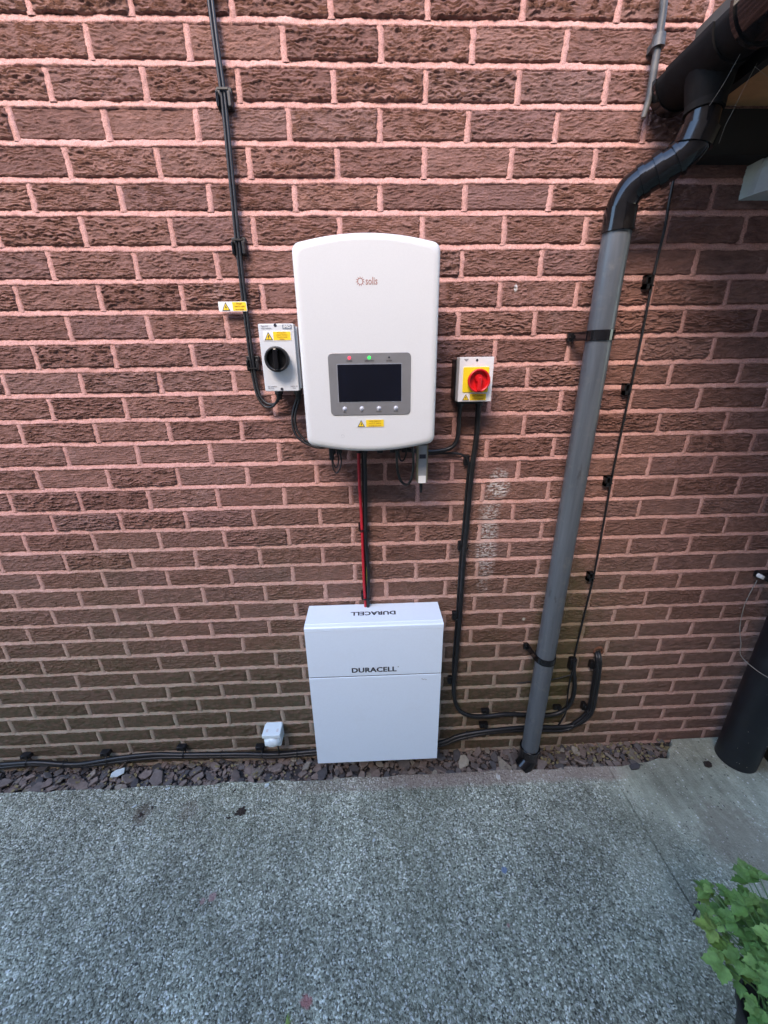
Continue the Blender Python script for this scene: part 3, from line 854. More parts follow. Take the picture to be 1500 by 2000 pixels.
# twin solar cable from above to the grey isolator
c1 = run('solar_cable', 'twin black cable running down the wall from the top into the grey isolator box', (.29, -.01, 1.55))
tw = [(.297, 2.72), (.297, 2.52), (.2965, 2.428), (.297, 2.323), (.299, 2.237), (.295, 2.099), (.290, 1.934), (.288, 1.787), (.288, 1.646), (.290, 1.590), (.2975, 1.548), (.316, 1.522), (.339, 1.520), (.355, 1.533), (.363, 1.545)]
for dx, dy, dz in ((-.0042, 0, 0), (.0042, -.001, -.0)):
    pts = [(x + dx, -.014 + dy if i < 10 else -.014 + dy - .006 * (i - 9), z + (dx if i > 10 else 0)) for i, (x, z) in enumerate(tw)]
    MB().tube(pts, .0040, 8, 4).build('strand', M['black_cable'], c1)
for x, z in ((.300, 2.237), (.2915, 1.934), (.2905, 1.640)):
    m = MB()
    m.box(x - .019, x + .019, -.010, .001, z - .022, z + .020, .002)
    m.box(x + .009, x + .018, -.021, -.008, z - .021, z + .010, .002)
    m.box(x - .018, x - .012, -.021, -.008, z - .021, z + .010, .002)
    zb = z + .012 if z > 1.8 else z - .014
    m.box(x - .012, x + .013, -.0225, -.0195, zb - .002, zb + .002)
    m.build('cable_clip', M['black'], c1)

# flag label on that cable
fl = thing('cable_flag', (.256, -.02, 1.79), 'white and yellow danger flag label stuck to the twin cable on the wall', 'label')
lab = warning_label(fl, .217, .295, 1.776, 1.8005, -.0215, ('Danger', 'Solar PV cable', 'live in daylight'), .50)

# inverter side cable from isolator
c2 = run('isolator_lead', 'short pair of black leads looping from the grey isolator to the inverter', (.41, -.04, 1.42))
for d in (-.004, .004):
    MB().tube([(.420 + d, -.045, 1.545), (.416 + d, -.048, 1.530), (.4035 + d, -.052, 1.495), (.402 + d, -.055, 1.462), (.412 + d, -.06, 1.434 + d), (.438, -.065, 1.412 + d), (.475, -.068, 1.400 + d), (.505, -.06, 1.398)], .0038, 8, 4).build('strand', M['black_cable'], c2)

c3 = run('looped_lead', 'thin black lead hanging in a small loop under the left of the inverter', (.52, -.09, 1.325))
MB().box(.505, .519, -.095, -.075, 1.362, 1.408, .003).build('plug', M['black'], c3)
MB().tube([(.512, -.085, 1.365), (.513, -.09, 1.345), (.519, -.095, 1.328), (.527, -.098, 1.324), (.537, -.097, 1.340), (.541, -.093, 1.365), (.534, -.085, 1.395), (.530, -.07, 1.405)], .0022, 6, 5).build('lead', M['black_cable'], c3)
MB().tube([(.514, -.083, 1.368), (.517, -.088, 1.349), (.524, -.092, 1.338), (.531, -.09, 1.352), (.531, -.085, 1.375), (.525, -.075, 1.402)], .0020, 6, 5).build('lead', M['black_cable'], c3)

# battery cables
c4 = run('red_battery_cable', 'red battery cable running down from the inverter to the battery', (.595, -.02, .78))
MB().tube(wpts([(.594, 1.395), (.592, 1.36), (.591, 1.273), (.5935, 1.164), (.594, 1.049), (.594, .905), (.596, .82), (.597, .775), (.598, .765)], -.020), .0052, 10, 4).build('sheath', M['red_cable'], c4)
c5 = run('black_battery_cable', 'black battery cables tied beside the red one between inverter and battery', (.608, -.02, .78))
MB().tube(wpts([(.613, 1.395), (.612, 1.36), (.611, 1.272), (.609, 1.164), (.606, 1.068), (.609, .99), (.612, .926), (.609, .85), (.606, .79), (.606, .765)], -.022), .0062, 10, 4).build('sheath', M['black_cable'], c5)
MB().tube(wpts([(.605, 1.395), (.604, 1.30), (.603, 1.17), (.602, 1.098), (.600, 1.03), (.6005, .92), (.603, .83), (.603, .765)], -.012), .0045, 8, 4).build('sheath', M['black_cable'], c5)
MB().tube(wpts([(.603, 1.10), (.605, 1.05), (.6065, .98), (.6055, .92), (.6045, .86), (.604, .765)], -.014), .0020, 6, 4).build('earth_wire', M['green_wire'], c5)
for z in (1.098, .822):
    m = MB()
    m.box(.582, .590, -.020, .001, z - .004, z + .020)
    m.box(.585, .6185, -.0300, -.0275, z - .002, z + .002)
    m.box(.5845, .5875, -.0300, -.006, z - .002, z + .002); m.box(.6160, .6185, -.0300, -.006, z - .002, z + .002)
    m.build('cable_tie', M['black'], c5)

c6 = run('coiled_lead', 'black lead hanging in a wide loop beside the data stick under the inverter', (.735, -.07, 1.278))
MB().tube([(.712, -.06, 1.40), (.711, -.072, 1.365), (.714, -.08, 1.315), (.727, -.083, 1.284), (.745, -.083, 1.278), (.759, -.08, 1.303), (.763, -.072, 1.350), (.760, -.06, 1.40)], .0040, 8, 5).build('lead', M['black_cable'], c6)
MB().tube([(.722, -.055, 1.40), (.718, -.06, 1.372), (.724, -.062, 1.350), (.735, -.06, 1.352), (.742, -.055, 1.375), (.74, -.05, 1.40)], .0028, 8, 5).build('lead', M['black_cable'], c6)

# AC cables
c7 = run('isolator_output_cable', 'black cable curving from the red-knob switch back under the inverter', (.90, -.03, 1.37))
MB().tube([(.909, -.03, 1.512), (.9085, -.03, 1.47), (.909, -.03, 1.44), (.905, -.03, 1.405), (.889, -.03, 1.381), (.854, -.03, 1.371), (.81, -.032, 1.369), (.765, -.04, 1.375), (.70, -.05, 1.39)], .0068, 10, 5).build('sheath', M['black_cable'], c7)
c7b = run('thin_data_cable', 'thin black cable leaving the inverter and joining the vertical cable at its top clip', (.90, -.02, 1.35))
MB().tube([(.74, -.04, 1.385), (.785, -.03, 1.365), (.814, -.02, 1.359), (.864, -.018, 1.360), (.914, -.018, 1.358), (.938, -.020, 1.347), (.951, -.022, 1.325), (.953, -.02, 1.29)], .0038, 8, 5).build('sheath', M['black_cable'], c7b)
c8 = run('supply_cable', 'thick black cable dropping from the red-knob switch, then curving right behind the downpipe', (.96, -.02, .21))
mainL = [(.968, 1.515), (.970, 1.449), (.968, 1.384), (.963, 1.325), (.960, 1.228), (.958, 1.097), (.9545, .977), (.955, .736), (.952, .49), (.949, .383), (.960, .299), (.985, .245), (1.033, .216), (1.101, .210), (1.178, .217), (1.28, .209), (1.37, .201), (1.430, .221), (1.460, .272), (1.462, .357), (1.444, .44), (1.436, .495)]
MB().tube(wpts(mainL, -.022), .0088, 10, 4).build('sheath', M['black_cable'], c8)
MB().tube(wpts([(x - .010 if z > .4 and x < 1.2 else x + .004, z - (.011 if 1.0 < x < 1.42 and z < .3 else .003)) for x, z in mainL[3:]], -.014), .0042, 8, 4).build('sheath', M['black_cable'], c8)
for x, z, h in ((.961, 1.334, 0), (.959, 1.022, 0), (.953, .724, 0), (.950, .407, 0), (1.097, .210, 1), (1.412, .215, 1)):
    cable_clip(c8, x, z, .009, -1, bool(h), .004, 1.15)

c9 = run('low_cable_bundle', 'black cable bundle along the foot of the wall, bending up into a hole', (.3, -.03, .03))
botL = [(-1.9, .060), (-1.5, .058), (-1.111, .054), (-.985, .052), (-.834, .058), (-.669, .037), (-.49, .061), (-.336, .070), (-.228, .067), (-.077, .060), (.054, .052), (.186, .046), (.365, .052), (.544, .060), (.769, .050), (.905, .069), (.993, .107), (1.127, .133), (1.284, .139), (1.444, .133), (1.508, .157), (1.551, .220), (1.551, .335), (1.543, .445), (1.538, .500), (1.545, .520)]
rb2 = random.Random(4)
for dy, dz, r_ in ((-.030, .004, .0085), (-.020, -.008, .0075), (-.034, -.010, .0055)):
    pts = []
    for i, (x, z) in enumerate(botL):
        y = dy + rb2.gauss(0, .0018); zz = z + dz + rb2.gauss(0, .0016)
        if i == len(botL) - 1: y = .012
        elif i == len(botL) - 2: y = -.022
        if i >= 20: pts.append((x + dz * .9, y, z))
        else: pts.append((x, y, zz))
    MB().tube(pts, r_, 10, 4).build('sheath', M['black_cable'], c9)
for x, z in ((-.881, .058), (-.548, .055), (-.221, .068), (.114, .050), (1.095, .128)):
    cable_clip(c9, x, z, .013, -1, True, .010, 1.25)
for x, z in ((1.545, .235), (1.540, .462)):
    cable_clip(c9, x, z, .012, -1, False, .010, 1.1)
for x, z in ((-.72, .046), (-.44, .064), (-.05, .058), (.275, .050), (1.02, .114)):
    MB().torus((x, -.028, z - .003), (1, 0, 0), .0165, .0015, 16, 6).build('cable_tie', M['black'], c9)
MB().torus((1.545, .000, .520), (0, 1, 0), .017, .006, 16, 6).build('hole_rim', M['rust'], c9)

c10 = run('thin_clipped_cable', 'thin black cable held by square clips on the wall, right of the grey downpipe', (1.447, -.01, .5))
thinL = [(1.448, 2.14), (1.449, 2.029), (1.452, 1.977), (1.449, 1.906), (1.4475, 1.843), (1.4485, 1.70), (1.4475, 1.557), (1.446, 1.40), (1.4455, 1.268), (1.450, 1.06), (1.4525, .886), (1.447, .72), (1.443, .589), (1.440, .480)]
MB().tube(wpts(thinL, -.012), .0036, 8, 4).build('sheath', M['black_cable'], c10)
for x, z in ((1.4475, 1.843), (1.4475, 1.551), (1.446, 1.252), (1.4525, .881)):
    m = MB(); cx = x - .011
    m.box(cx - .0115, cx - .006, -.017, .001, z - .018, z + .016)
    m.box(cx + .004, cx + .009, -.017, .001, z - .018, z + .016)
    m.box(cx - .0115, cx + .009, -.017, .001, z - .018, z - .006)
    m.box(cx - .0115, cx + .009, -.017, .001, z + .011, z + .016)
    m.torus((x, -.012, z - .010), (0, 0, 1), .0050, .0018, 12, 6)
    m.build('cable_clip', M['black'], c10)
MB().box(1.424, 1.452, -.022, .001, .445, .500, .003).build('end_clip', M['black'], c10)
MB().tube(wpts([(1.438, .47), (1.433, .40), (1.436, .325), (1.443, .224), (1.424, .150), (1.400, .121)], -.027), .0032, 8, 5).build('tail', M['black_cable'], c10)

c11 = run('stray_wire', 'thin stray black wire crossing low behind the downpipe', (1.22, -.01, .37))
MB().tube([(1.22, -.008, .373), (1.25, -.011, .379), (1.284, -.012, .384), (1.37, -.014, .393), (1.436, -.018, .417)], .0022, 6, 5).build('wire', M['black_cable'], c11)

# grey rod at the top right
c12 = run('wall_rod', 'grey weathered rod with a collar at the top right of the wall', (1.33, -.03, 2.20), 'rod')
MB().tube([(1.325, -.03, 2.70), (1.327, -.03, 2.436), (1.331, -.03, 2.38), (1.333, -.03, 2.299), (1.334, -.03, 2.234)], .0085, 10, 3).build('rod', M['rod_grey'], c12)
MB().cyl((1.334, -.03, 2.236), (1.329, -.028, 2.196), .0085, .0055, 10).build('tip', M['rod_grey'], c12)
MB().cyl((1.3325, -.03, 2.322), (1.3322, -.03, 2.345), .0150, .0135, 12).box(1.325, 1.345, -.03, .001, 2.326, 2.340).build('collar', M['rod_grey'], c12)

# ------------------------------------------------------------------ gutter and downpipe
gut = thing('gutter', (1.391, -1.5, 2.20), 'black half-round gutter running out from the wall at the top right, above the downpipe', 'gutter')
gx, gz, gr = 1.391, 2.258, .057
def halfround(r, y, n=14): return [(gx + r * math.cos(math.pi + math.pi * i / n), y, gz + r * math.sin(math.pi + math.pi * i / n)) for i in range(n + 1)]
m = MB()
yy = [-.03 - 2.6 * i / 26 for i in range(27)]
rings = []
for y in yy:
    rings.append(halfround(gr, y) + halfround(gr - .003, y)[::-1])
m.loft(rings, True, True); m.build('trough', M['dusty_black'], gut)
m = MB(); m.loft([halfround(gr + .004, -.050) + halfround(gr - .001, -.050)[::-1], halfround(gr + .004, -.024) + halfround(gr - .001, -.024)[::-1]], True, True)
m.add(halfround(gr + .003, -.026), [tuple(range(15))]); m.build('end_cap', M['black_plastic'], gut)
for y0, y1 in ((-.335, -.265), (-1.3, -1.23)):
    m = MB()
    m.loft([halfround(gr + .006, y) + halfround(gr - .001, y)[::-1] for y in (y0, y1)], True, True)
    for y in (y0, y1):
        m.loft([halfround(gr + .010, y + d) + halfround(gr, y + d)[::-1] for d in (-.004, .004)], True, True)
    m.build('union', M['black_plastic'], gut)
m = MB()
m.loft([halfround(gr + .005, y) + halfround(gr - .001, y)[::-1] for y in (-.085, -.215)], True, True)
m.cyl((1.393, -.15, 2.225), (1.395, -.15, 2.165), .050, .0385, 20).cyl((1.395, -.15, 2.166), (1.395, -.15, 2.150), .0385, .0385, 20)
m.build('running_outlet', M['dusty_black'], gut)

dp = thing('downpipe', (1.285, -.075, 0), 'grey plastic downpipe on the wall with black swan-neck bends and brackets', 'downpipe')
px_, py_ = 1.285, -.075
MB().cyl((px_, py_, .03), (px_, py_, 1.955), .0345, n=28).build('pipe', M['pipe_grey'], dp)
MB().cyl((px_, py_, 1.945), (px_, py_, 1.995), .0385, n=24).cyl((px_, py_, 1.943), (px_, py_, 1.950), .0400, n=24).build('socket', M['black_plastic'], dp)
neck = [(1.285, -.075, 1.985), (1.286, -.076, 2.005), (1.297, -.083, 2.030), (1.318, -.097, 2.046), (1.345, -.115, 2.060), (1.372, -.134, 2.075), (1.390, -.147, 2.098), (1.395, -.150, 2.125)]
MB().tube(neck, .0350, 24, 5).build('offset_bend', M['black_plastic'], dp)
MB().cyl((1.395, -.150, 2.105), (1.395, -.150, 2.215), .0340, n=24).build('drop_pipe', M['black_plastic'], dp)
for a, b, r_ in (((1.389, -.1455, 2.092), (1.395, -.150, 2.122), .0410), ((1.337, -.110, 2.055), (1.350, -.119, 2.0625), .0395), ((1.312, -.093, 2.0425), (1.322, -.0995, 2.048), .0388), ((1.366, -.130, 2.071), (1.372, -.134, 2.0755), .0388)):
    MB().cyl(a, b, r_, n=24).build('coupling_ring', M['black_plastic'], dp)
for z in (1.700, .565):
    m = MB()
    n = 28
    for zz0, zz1, r0, r1 in ((z - .013, z + .013, .0346, .0385),):
        ring = lambda rr, zz: [(px_ + rr * math.cos(2 * math.pi * i / n), py_ + rr * math.sin(2 * math.pi * i / n), zz) for i in range(n)]
        m.loft([ring(r0, zz0), ring(r1, zz0), ring(r1, zz1), ring(r0, zz1)], False, False)
    for s_ in (-1, 1):
        x0 = px_ + s_ * .0365
        p = [(x0, py_ - .004), (x0 + s_ * .004, py_ - .004), (x0 + s_ * .012, -.014), (x0 + s_ * .022, -.010), (x0 + s_ * .022, .001), (x0 + s_ * .006, .001), (x0 + s_ * .003, -.012)]
        m.loft([[(x, y, z - .012) for x, y in p], [(x, y, z + .012) for x, y in p]])
        m.cyl((x0 + s_ * .014, -.020, z), (x0 + s_ * .014, -.008, z), .006, n=10)
    m.build('bracket', M['black_plastic'], dp)
m = MB(); m.cyl((px_, py_, .012), (px_, py_, .085), .0405, n=24)
m.torus((px_, py_, .085), (0, 0, 1), .0395, .0028, 24, 6)
m.tube([(px_, py_, .045), (px_ - .004, py_ - .008, .022), (px_ - .018, py_ - .016, .005), (px_ - .034, py_ - .022, -.010)], .036, 20, 4)
m.build('shoe', M['black_plastic'], dp)

# ------------------------------------------------------------------ lean-to roof edge, lamp, soil pipe on the right
can = thing('lean_to_roof', (2.6, -1.2, 2.12), 'dark lean-to roof edge with brown timber soffit behind the gutter at the top right', 'roof')
MB().box(1.452, 1.472, -2.6, -.001, 2.200, 2.330).build('fascia_board', M['wood_dark'], can)
MB().box(1.473, 3.40, -.062, -.010, 2.110, 2.199).build('bearer', M['wood_dark'], can)
for i in range(16):
    y1 = -.064 - i * .158; MB().box(1.473, 3.40, y1 - .155, y1, 2.203, 2.222).build('soffit_board', M['wood'], can)
MB().add([(1.43, -2.65, 2.335), (3.42, -2.65, 2.45), (3.42, -.012, 2.45), (1.43, -.012, 2.335), (1.43, -2.65, 2.365), (3.42, -2.65, 2.48), (3.42, -.012, 2.48), (1.43, -.012, 2.365)], [(0, 3, 2, 1), (4, 5, 6, 7), (0, 1, 5, 4), (1, 2, 6, 5), (2, 3, 7, 6), (3, 0, 4, 7)]).build('roof_sheet', M['roof'], can)

lamp = thing('wall_lamp', (1.69, -.06, 2.03), 'pale grey-green bulkhead lamp under the roof at the right edge', 'lamp')
m = MB()
fr_ = [(1.655, 2.030), (1.76, 2.030), (1.76, 2.118), (1.682, 2.118), (1.664, 2.088)]
bk = [(1.635, 2.030), (1.78, 2.030), (1.78, 2.118), (1.658, 2.118), (1.642, 2.085)]
m.loft([[(x, -.115, z) for x, z in fr_], [(x, -.060, z) for x, z in bk], [(x, -.045, z) for x, z in bk]])
m.build('housing', M['lamp_grey'], lamp)
MB().box(1.648, 1.77, -.046, .001, 2.036, 2.110).build('back_plate', M['lamp_grey'], lamp)

sp = thing('soil_pipe', (2.195, -.10, 0), 'thick black upright pipe standing on the concrete at the right edge', 'pipe')
MB().cyl((2.195, -.105, .0), (2.195, -.100, 2.10), .072, n=30).build('pipe', M['old_black'], sp)
m = MB()
for i in range(26):
    a = rb.uniform(-2.6, -.6); z = rb.uniform(.02, .55)
    x, y = 2.195 + .0722 * math.cos(a), -.105 + .0722 * math.sin(a)
    s_ = rb.uniform(.0006, .0016)
    m.cyl((x, y, z - s_), (x, y, z + s_), s_ * .8, n=5)
tag(m.build('dirt_specks', M['straw'], sp), kind='stuff')
MB().box(2.085, 2.14, -.030, .001, .853, .880, .003).cyl((2.10, -.10, .866), (2.10, -.0, .866), .012, n=10).build('bracket', M['black'], sp)
MB().cyl((2.085, -.020, .868), (2.085, -.040, .868), .009, .007, 10).build('screw_cap', M['label_white'], sp)
wr = thing('tie_wire', (2.13, -.15, .5), 'thin pale wire looped around the black upright pipe', 'wire')
MB().tube([(2.10, -.01, .84), (2.075, -.02, .74), (2.078, -.03, .64), (2.085, -.05, .575), (2.082, -.07, .53), (2.105, -.128, .505), (2.15, -.172, .49), (2.20, -.182, .485), (2.255, -.155, .487), (2.274, -.10, .49)], .0013, 6, 5).build('strand', M['wire'], wr)
pt2 = thing('black_tub', (2.40, -.16, 0), 'black tub on the ground behind the upright pipe at the right edge', 'tub')
MB().loft([[(2.40 + r_ * math.cos(i * .2618), -.14 + r_ * math.sin(i * .2618), z) for i in range(24)] for z, r_ in ((.0, .085), (.16, .105), (.165, .112), (.18, .112), (.18, .100), (.03, .082))], True, True).build('body', M['pot'], pt2)

# ------------------------------------------------------------------ motion sensor
sn = thing('motion_sensor', (.187, 0, .124), 'small white motion sensor box low on the wall, left of the battery', 'sensor')
plate(.152, .2225, .126, .200, -.055, .001, .007, .003).build('housing', M['sensor_white'], sn)
m = MB(); cx, cz = .187, .158; rings = []
for k, (y, s_) in enumerate(((-.054, 1.0), (-.060, .97), (-.066, .86), (-.070, .66), (-.0725, .38), (-.073, .06))):
    rings.append([(cx + .032 * s_ * math.cos(i * .2618), y, cz + .027 * s_ * math.sin(i * .2618)) for i in range(24)])
m.loft(rings, True, True).build('lens', M['sensor_white'], sn)
plate(.150, .2245, .1855, .203, -.066, -.010, .004, .002).build('top_hood', M['sensor_white'], sn)
for x in (.163, .206):
    MB().box(x, x + .009, -.050, -.035, .2032, .2036).build('moulded_mark', M['grey_box'], sn)
MB().tube([(.20, -.03, .130), (.199, -.032, .10), (.200, -.035, .075), (.198, -.033, .05)], .0035, 8, 4).build('lead', M['black_cable'], sn)

# ------------------------------------------------------------------ plant in its pot
pl = thing('potted_plant', (1.590, -.905, 0), 'bushy green leafy herb in a black pot at the bottom right corner', 'plant')
PCX, PCY = 1.590, -.905
MB().loft([[(PCX + r_ * math.cos(i * .2244), PCY + r_ * math.sin(i * .2244), z) for i in range(28)] for z, r_ in ((.0, .095), (.185, .128), (.186, .136), (.205, .136), (.205, .126), (.15, .120))], True, True).build('pot', M['pot'], pl)
MB().cyl((PCX, PCY, .15), (PCX, PCY, .178), .1205, .1215, 24).build('soil', M['soil'], pl)

def leaf_mesh(seed, mat):
    """toothed, three-lobed leaflet, base at the origin, pointing +Y, folded on the midrib"""
    r_ = random.Random(seed)
    L = 1.0; n = 9; left, right_, mid = [], [], []
    for i in range(n + 1):
        t = i / n
        w = .40 * math.sin(math.pi * min(1, t * 1.02) ** .72) ** .85
        if i == n: w = .0
        tooth = 1.0 + (.20 if i % 2 else -.14)
        if .38 < t < .60: tooth += .12
        wl, wr_ = w * tooth * r_.uniform(.9, 1.1), w * tooth * r_.uniform(.9, 1.1)
        zc = -.22 * t * t + .03 * math.sin(t * 5 + seed)
        fold = .30
        mid.append((0, t, zc)); left.append((-wl, t + (.05 if i % 2 else -.02), zc + wl * fold + r_.uniform(-.02, .02))); right_.append((wr_, t + (.05 if i % 2 else -.02), zc + wr_ * fold + r_.uniform(-.02, .02)))
    hl = [((a[0] + b[0]) * .5, (a[1] + b[1]) * .5, (a[2] + b[2]) * .5 + .025 * (1 if i % 2 else -1)) for i, (a, b) in enumerate(zip(left, mid))]
    hr = [((a[0] + b[0]) * .5, (a[1] + b[1]) * .5, (a[2] + b[2]) * .5 + .025 * (1 if i % 2 else -1)) for i, (a, b) in enumerate(zip(right_, mid))]
    V = left + hl + mid + hr + right_; k = n + 1; F = []
    for c in range(4):
        for i in range(n): F.append((c * k + i, (c + 1) * k + i, (c + 1) * k + i + 1, c * k + i + 1))
    return np_mesh('leaf', V, F, mat)
LM = [leaf_mesh(i, M['leaf']) for i in range(7)]
LY = [leaf_mesh(20 + i, M['leaf_young']) for i in range(3)]
rp = random.Random(21)
leaves = []
def add_leaf(base, tip_dir, size, up_, young=False):
    d = Vector(tip_dir).normalized(); u = Vector(up_); x = d.cross(u).normalized(); z = x.cross(d)
    me = rp.choice(LY if young else LM)
    Mx = Matrix(((x.x, d.x, z.x, base[0]), (x.y, d.y, z.y, base[1]), (x.z, d.z, z.z, base[2]), (0, 0, 0, 1))) @ Matrix.Diagonal((size * rp.uniform(.85, 1.1), size, size, 1))
    u_, v_, w_ = view(base)
    seen = -60 < u_ < 1560 and -60 < v_ < 2060
    leaves.append((0 if seen else 1, -base[2] - size, me, Mx))
nst = 185
for i in range(nst):
    a = 2 * math.pi * (i * .618) ; rr = rp.uniform(.01, .09)
    b = Vector((PCX + rr * math.cos(a), PCY + rr * math.sin(a), .17))
    reach = rp.uniform(.02, .15)
    tip = Vector((PCX + (rr * .9 + reach * (.8 if i % 3 else .35)) * math.cos(a) - .01, PCY + (rr * .9 + reach) * math.sin(a) + .03, .22 + .17 * (1 - (reach / .21) ** 2) + rp.uniform(-.02, .04)))
    md = (b + tip) / 2 + Vector((0, 0, .04)) - Vector((math.cos(a), math.sin(a), 0)) * .015
    MB().tube([b, md, tip], [.0024, .0013], 6, 4).build('stem', M['stem'], pl)
    od = Vector((math.cos(a), math.sin(a), 0)); sd = Vector((-math.sin(a), math.cos(a), 0))
    s_ = rp.uniform(.022, .044)
    yg = rp.random() < .14
    upv = (Vector((0, 0, 1)) + od * rp.uniform(-.1, .4) + sd * rp.uniform(-.3, .3)).normalized()
    add_leaf(tip, od + Vector((0, 0, rp.uniform(-.25, .25))), s_, upv, yg)
    add_leaf(tip, od * .35 + sd + Vector((0, 0, rp.uniform(-.2, .2))), s_ * .9, upv, yg)
    add_leaf(tip, od * .35 - sd + Vector((0, 0, rp.uniform(-.2, .2))), s_ * .9, upv, yg)
    q = b.lerp(tip, .72) + Vector((0, 0, .015))
    if rp.random() < .6:
        add_leaf(q, sd + od * .3 + Vector((0, 0, .1)), s_ * .75, upv, yg)
        add_leaf(q, -sd + od * .3 + Vector((0, 0, .1)), s_ * .75, upv, yg)
# the long shoot reaching towards the wall
sh = [Vector(PCX_) for PCX_ in ((1.58, -.86, .20), (1.56, -.79, .27), (1.535, -.735, .29), (1.505, -.682, .285))]
MB().tube(sh, [.0028, .0014], 6, 4).build('stem', M['stem'], pl)
for k, (t_, s_) in enumerate(((.15, .040), (.3, .040), (.45, .042), (.65, .038), (.85, .036), (1.0, .032))):
    i = min(int(t_ * 3), 2); p = sh[i].lerp(sh[i + 1], t_ * 3 - i); d = (sh[i + 1] - sh[i]).normalized()
    for s2 in (-1, 1):
        add_leaf(p, Vector((d.y * s2, -d.x * s2, .1)) + d * .45, s_, (0, -.15, 1), k > 4)
    if k == 5: add_leaf(p, d, s_, (0, -.1, 1), True)

leaves.sort(key=lambda q: q[:2])
for _, _, me, Mx in leaves[:290]:
    o = bpy.data.objects.new('leaf', me); link(o, pl); o.matrix_basis = Mx
m = MB()
for _, _, me, Mx in leaves[290:]:
    m.add([Mx @ v.co for v in me.vertices], [tuple(p.vertices) for p in me.polygons], True)
tag(m.build('foliage', M['leaf'], pl), kind='stuff')

# ------------------------------------------------------------------ things lying on the ground
def lying(name, label, cat, mesh, loc, s_, rz=0.0, tilt=(0, 0)):
    o = bpy.data.objects.new(name, mesh); o.location = loc
    o.scale = (s_, s_, s_) if isinstance(s_, (int, float)) else s_
    o.rotation_euler = (tilt[0], tilt[1], rz)
    col.objects.link(o); tag(o, label, cat); return o
lying('stone_flake', 'large pale blue-white flake lying on the slate chippings near the left edge', 'stone', chip_mesh('stone_flake', 91, M['chip'], 7, .10), (-.487, -.055, .008), (.030, .026, .022), .4, (.25, .05))
lying('stone_flake', 'small white flake at the slab edge under the motion sensor', 'stone', chip_mesh('stone_flake', 92, M['chip'], 6, .15), (.165, -.135, .004), (.011, .012, .012), 1.0)
lying('stone_flake', 'cream stone chip on the pink slab edge left of the downpipe', 'stone', chip_mesh('stone_flake', 93, M['chip_warm'], 5, .2), (1.132, -.146, .005), (.014, .020, .016), 1.9)
lying('stone_flake', 'tiny square pale chip alone on the concrete below the battery', 'stone', chip_mesh('stone_flake', 94, M['chip'], 4, .2), (.606, -.352, .003), (.0095, .011, .009), .5)
lying('stone_flake', 'small white flake beside the brown stain on the left of the concrete', 'stone', chip_mesh('stone_flake', 95, M['chip'], 6, .2), (-.344, -.192, .003), (.012, .007, .008), .6)
lying('stone_flake', 'thin white flake on the slab edge just above the brown stain', 'stone', chip_mesh('stone_flake', 96, M['chip'], 6, .2), (-.245, -.128, .003), (.012, .008, .006), .2)
lying('stone_flake', 'tiny cream pebble low on the concrete, right of centre', 'stone', chip_mesh('stone_flake', 97, M['chip_warm'], 6, .3), (.925, -.632, .003), (.006, .005, .006), 1.2)
lying('slate_piece', 'flat dark slate piece on the slab, right of the downpipe foot', 'slate', chip_mesh('slate_piece', 98, M['slate'], 7, .14), (1.727, -.128, .006), (.032, .026, .025), .2)
lying('slate_piece', 'small dark stone on the pale concrete left of the thick black pipe', 'slate', chip_mesh('slate_piece', 99, M['dung'], 6, .35), (2.046, -.133, .007), (.021, .021, .020), .1)

def clump_mesh(seed, mat, n=26):
    r_ = random.Random(seed); m = MB()
    for _ in range(n):
        x, y = r_.gauss(0, .45), r_.gauss(0, .28); s_ = r_.uniform(.14, .34) * max(.35, 1 - .5 * math.hypot(x, y))
        z = s_ * .5
        rings = []
        for k in range(5):
            a = math.pi * (k + .5) / 5 - math.pi / 2
            rings.append([(x + s_ * math.cos(a) * math.cos(i * .785) * r_.uniform(.8, 1.2), y + s_ * math.cos(a) * math.sin(i * .785) * r_.uniform(.8, 1.2), z + s_ * .7 * math.sin(a)) for i in range(8)])
        m.loft(rings, True, False)
    return m.mesh('soil_clump', mat)
lying('soil_clump', 'largest dark brown clump on the concrete, left of the battery', 'soil clump', clump_mesh(1, M['dung']), (.088, -.231, 0), .024, .6)
lying('soil_clump', 'small dark clump just left of the largest brown clump', 'soil clump', clump_mesh(2, M['dung'], 12), (.044, -.250, 0), .012, .2)
lying('soil_clump', 'dark crumbly clump on the brown stain at the left', 'soil clump', clump_mesh(3, M['dung'], 16), (-.305, -.225, 0), (.020, .016, .010), .2)
lying('soil_clump', 'tiny dark crumb above the brown stain at the left', 'soil clump', clump_mesh(4, M['dung'], 8), (-.272, -.198, 0), .009, 1.2)
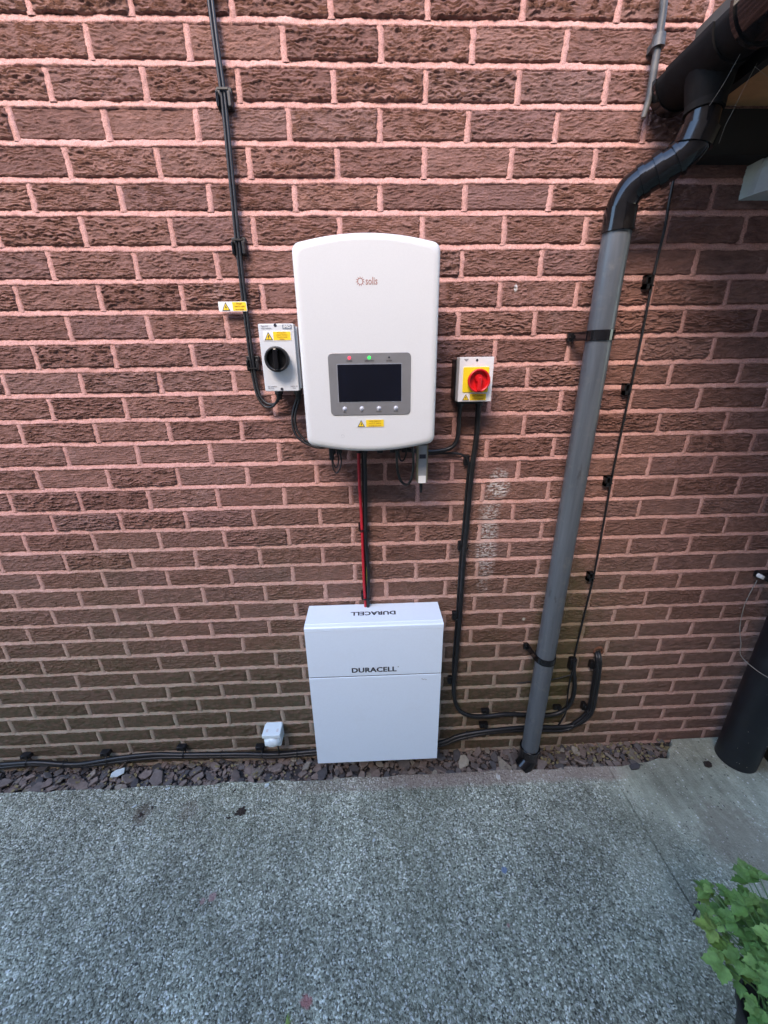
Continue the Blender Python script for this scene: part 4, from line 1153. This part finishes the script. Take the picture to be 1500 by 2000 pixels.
lying('soil_clump', 'dark curled crumb at the slab edge under the low cables', 'soil clump', clump_mesh(5, M['dung'], 10), (.036, -.148, 0), (.008, .015, .010), .1)

st = thing('dry_straw', (.15, -.58, 0), 'thin curved pale straw lying on the concrete', 'straw')
MB().tube([(.118, -.622, .003), (.145, -.606, .003), (.168, -.590, .004), (.182, -.572, .004), (.188, -.548, .003)], .0010, 6, 5).build('stalk', M['straw'], st)
gs = thing('grass_sprig', (.372, -.757, 0), 'green grass sprig on the concrete at the bottom edge', 'grass')
for k, (dx, dy) in enumerate(((.010, .016), (.016, .010), (.004, .020))):
    m = MB(); m.loft([[(.368 - .002, -.772, .001), (.368 + .002, -.772, .001), (.368, -.772, .003)], [(.368 + dx * .6 - .0022, -.772 + dy * .7, .008), (.368 + dx * .6 + .0022, -.772 + dy * .7, .008), (.368 + dx * .6, -.772 + dy * .7, .0092)], [(.368 + dx - .0003, -.772 + dy * 1.3, .004), (.368 + dx + .0003, -.772 + dy * 1.3, .004), (.368 + dx, -.772 + dy * 1.3, .005)]])
    m.build('blade', M['leaf_young'], gs)
tw_ = thing('twig', (1.63, -.585, 0), 'short dark twig on the concrete beside the plant', 'twig')
MB().tube([(1.603, -.604, .003), (1.622, -.592, .005), (1.64, -.580, .005), (1.661, -.562, .004)], [.0016, .0030], 6, 4).build('stalk', M['black_cable'], tw_)
tag(shards('grit', 260, (-.9, 2.0, -.75, -.13), .0010, .0030, .0005, .002, M['chip_warm'], 31), kind='stuff')

# ------------------------------------------------------------------ cobwebs under the gutter
cw = thing('cobweb', (1.40, -.16, 2.12), 'few pale cobweb threads hanging between gutter outlet and black bend', 'cobweb')
for pts in ([(1.385, -.235, 2.200), (1.376, -.222, 2.165), (1.366, -.205, 2.135)], [(1.440, -.215, 2.198), (1.436, -.200, 2.165), (1.430, -.190, 2.130)], [(1.430, -.190, 2.130), (1.425, -.186, 2.110), (1.428, -.175, 2.085)], [(1.44, -.21, 2.195), (1.47, -.20, 2.19), (1.50, -.19, 2.185)]):
    MB().tube(pts, .00025, 5, 4).build('thread', M['wire'], cw)
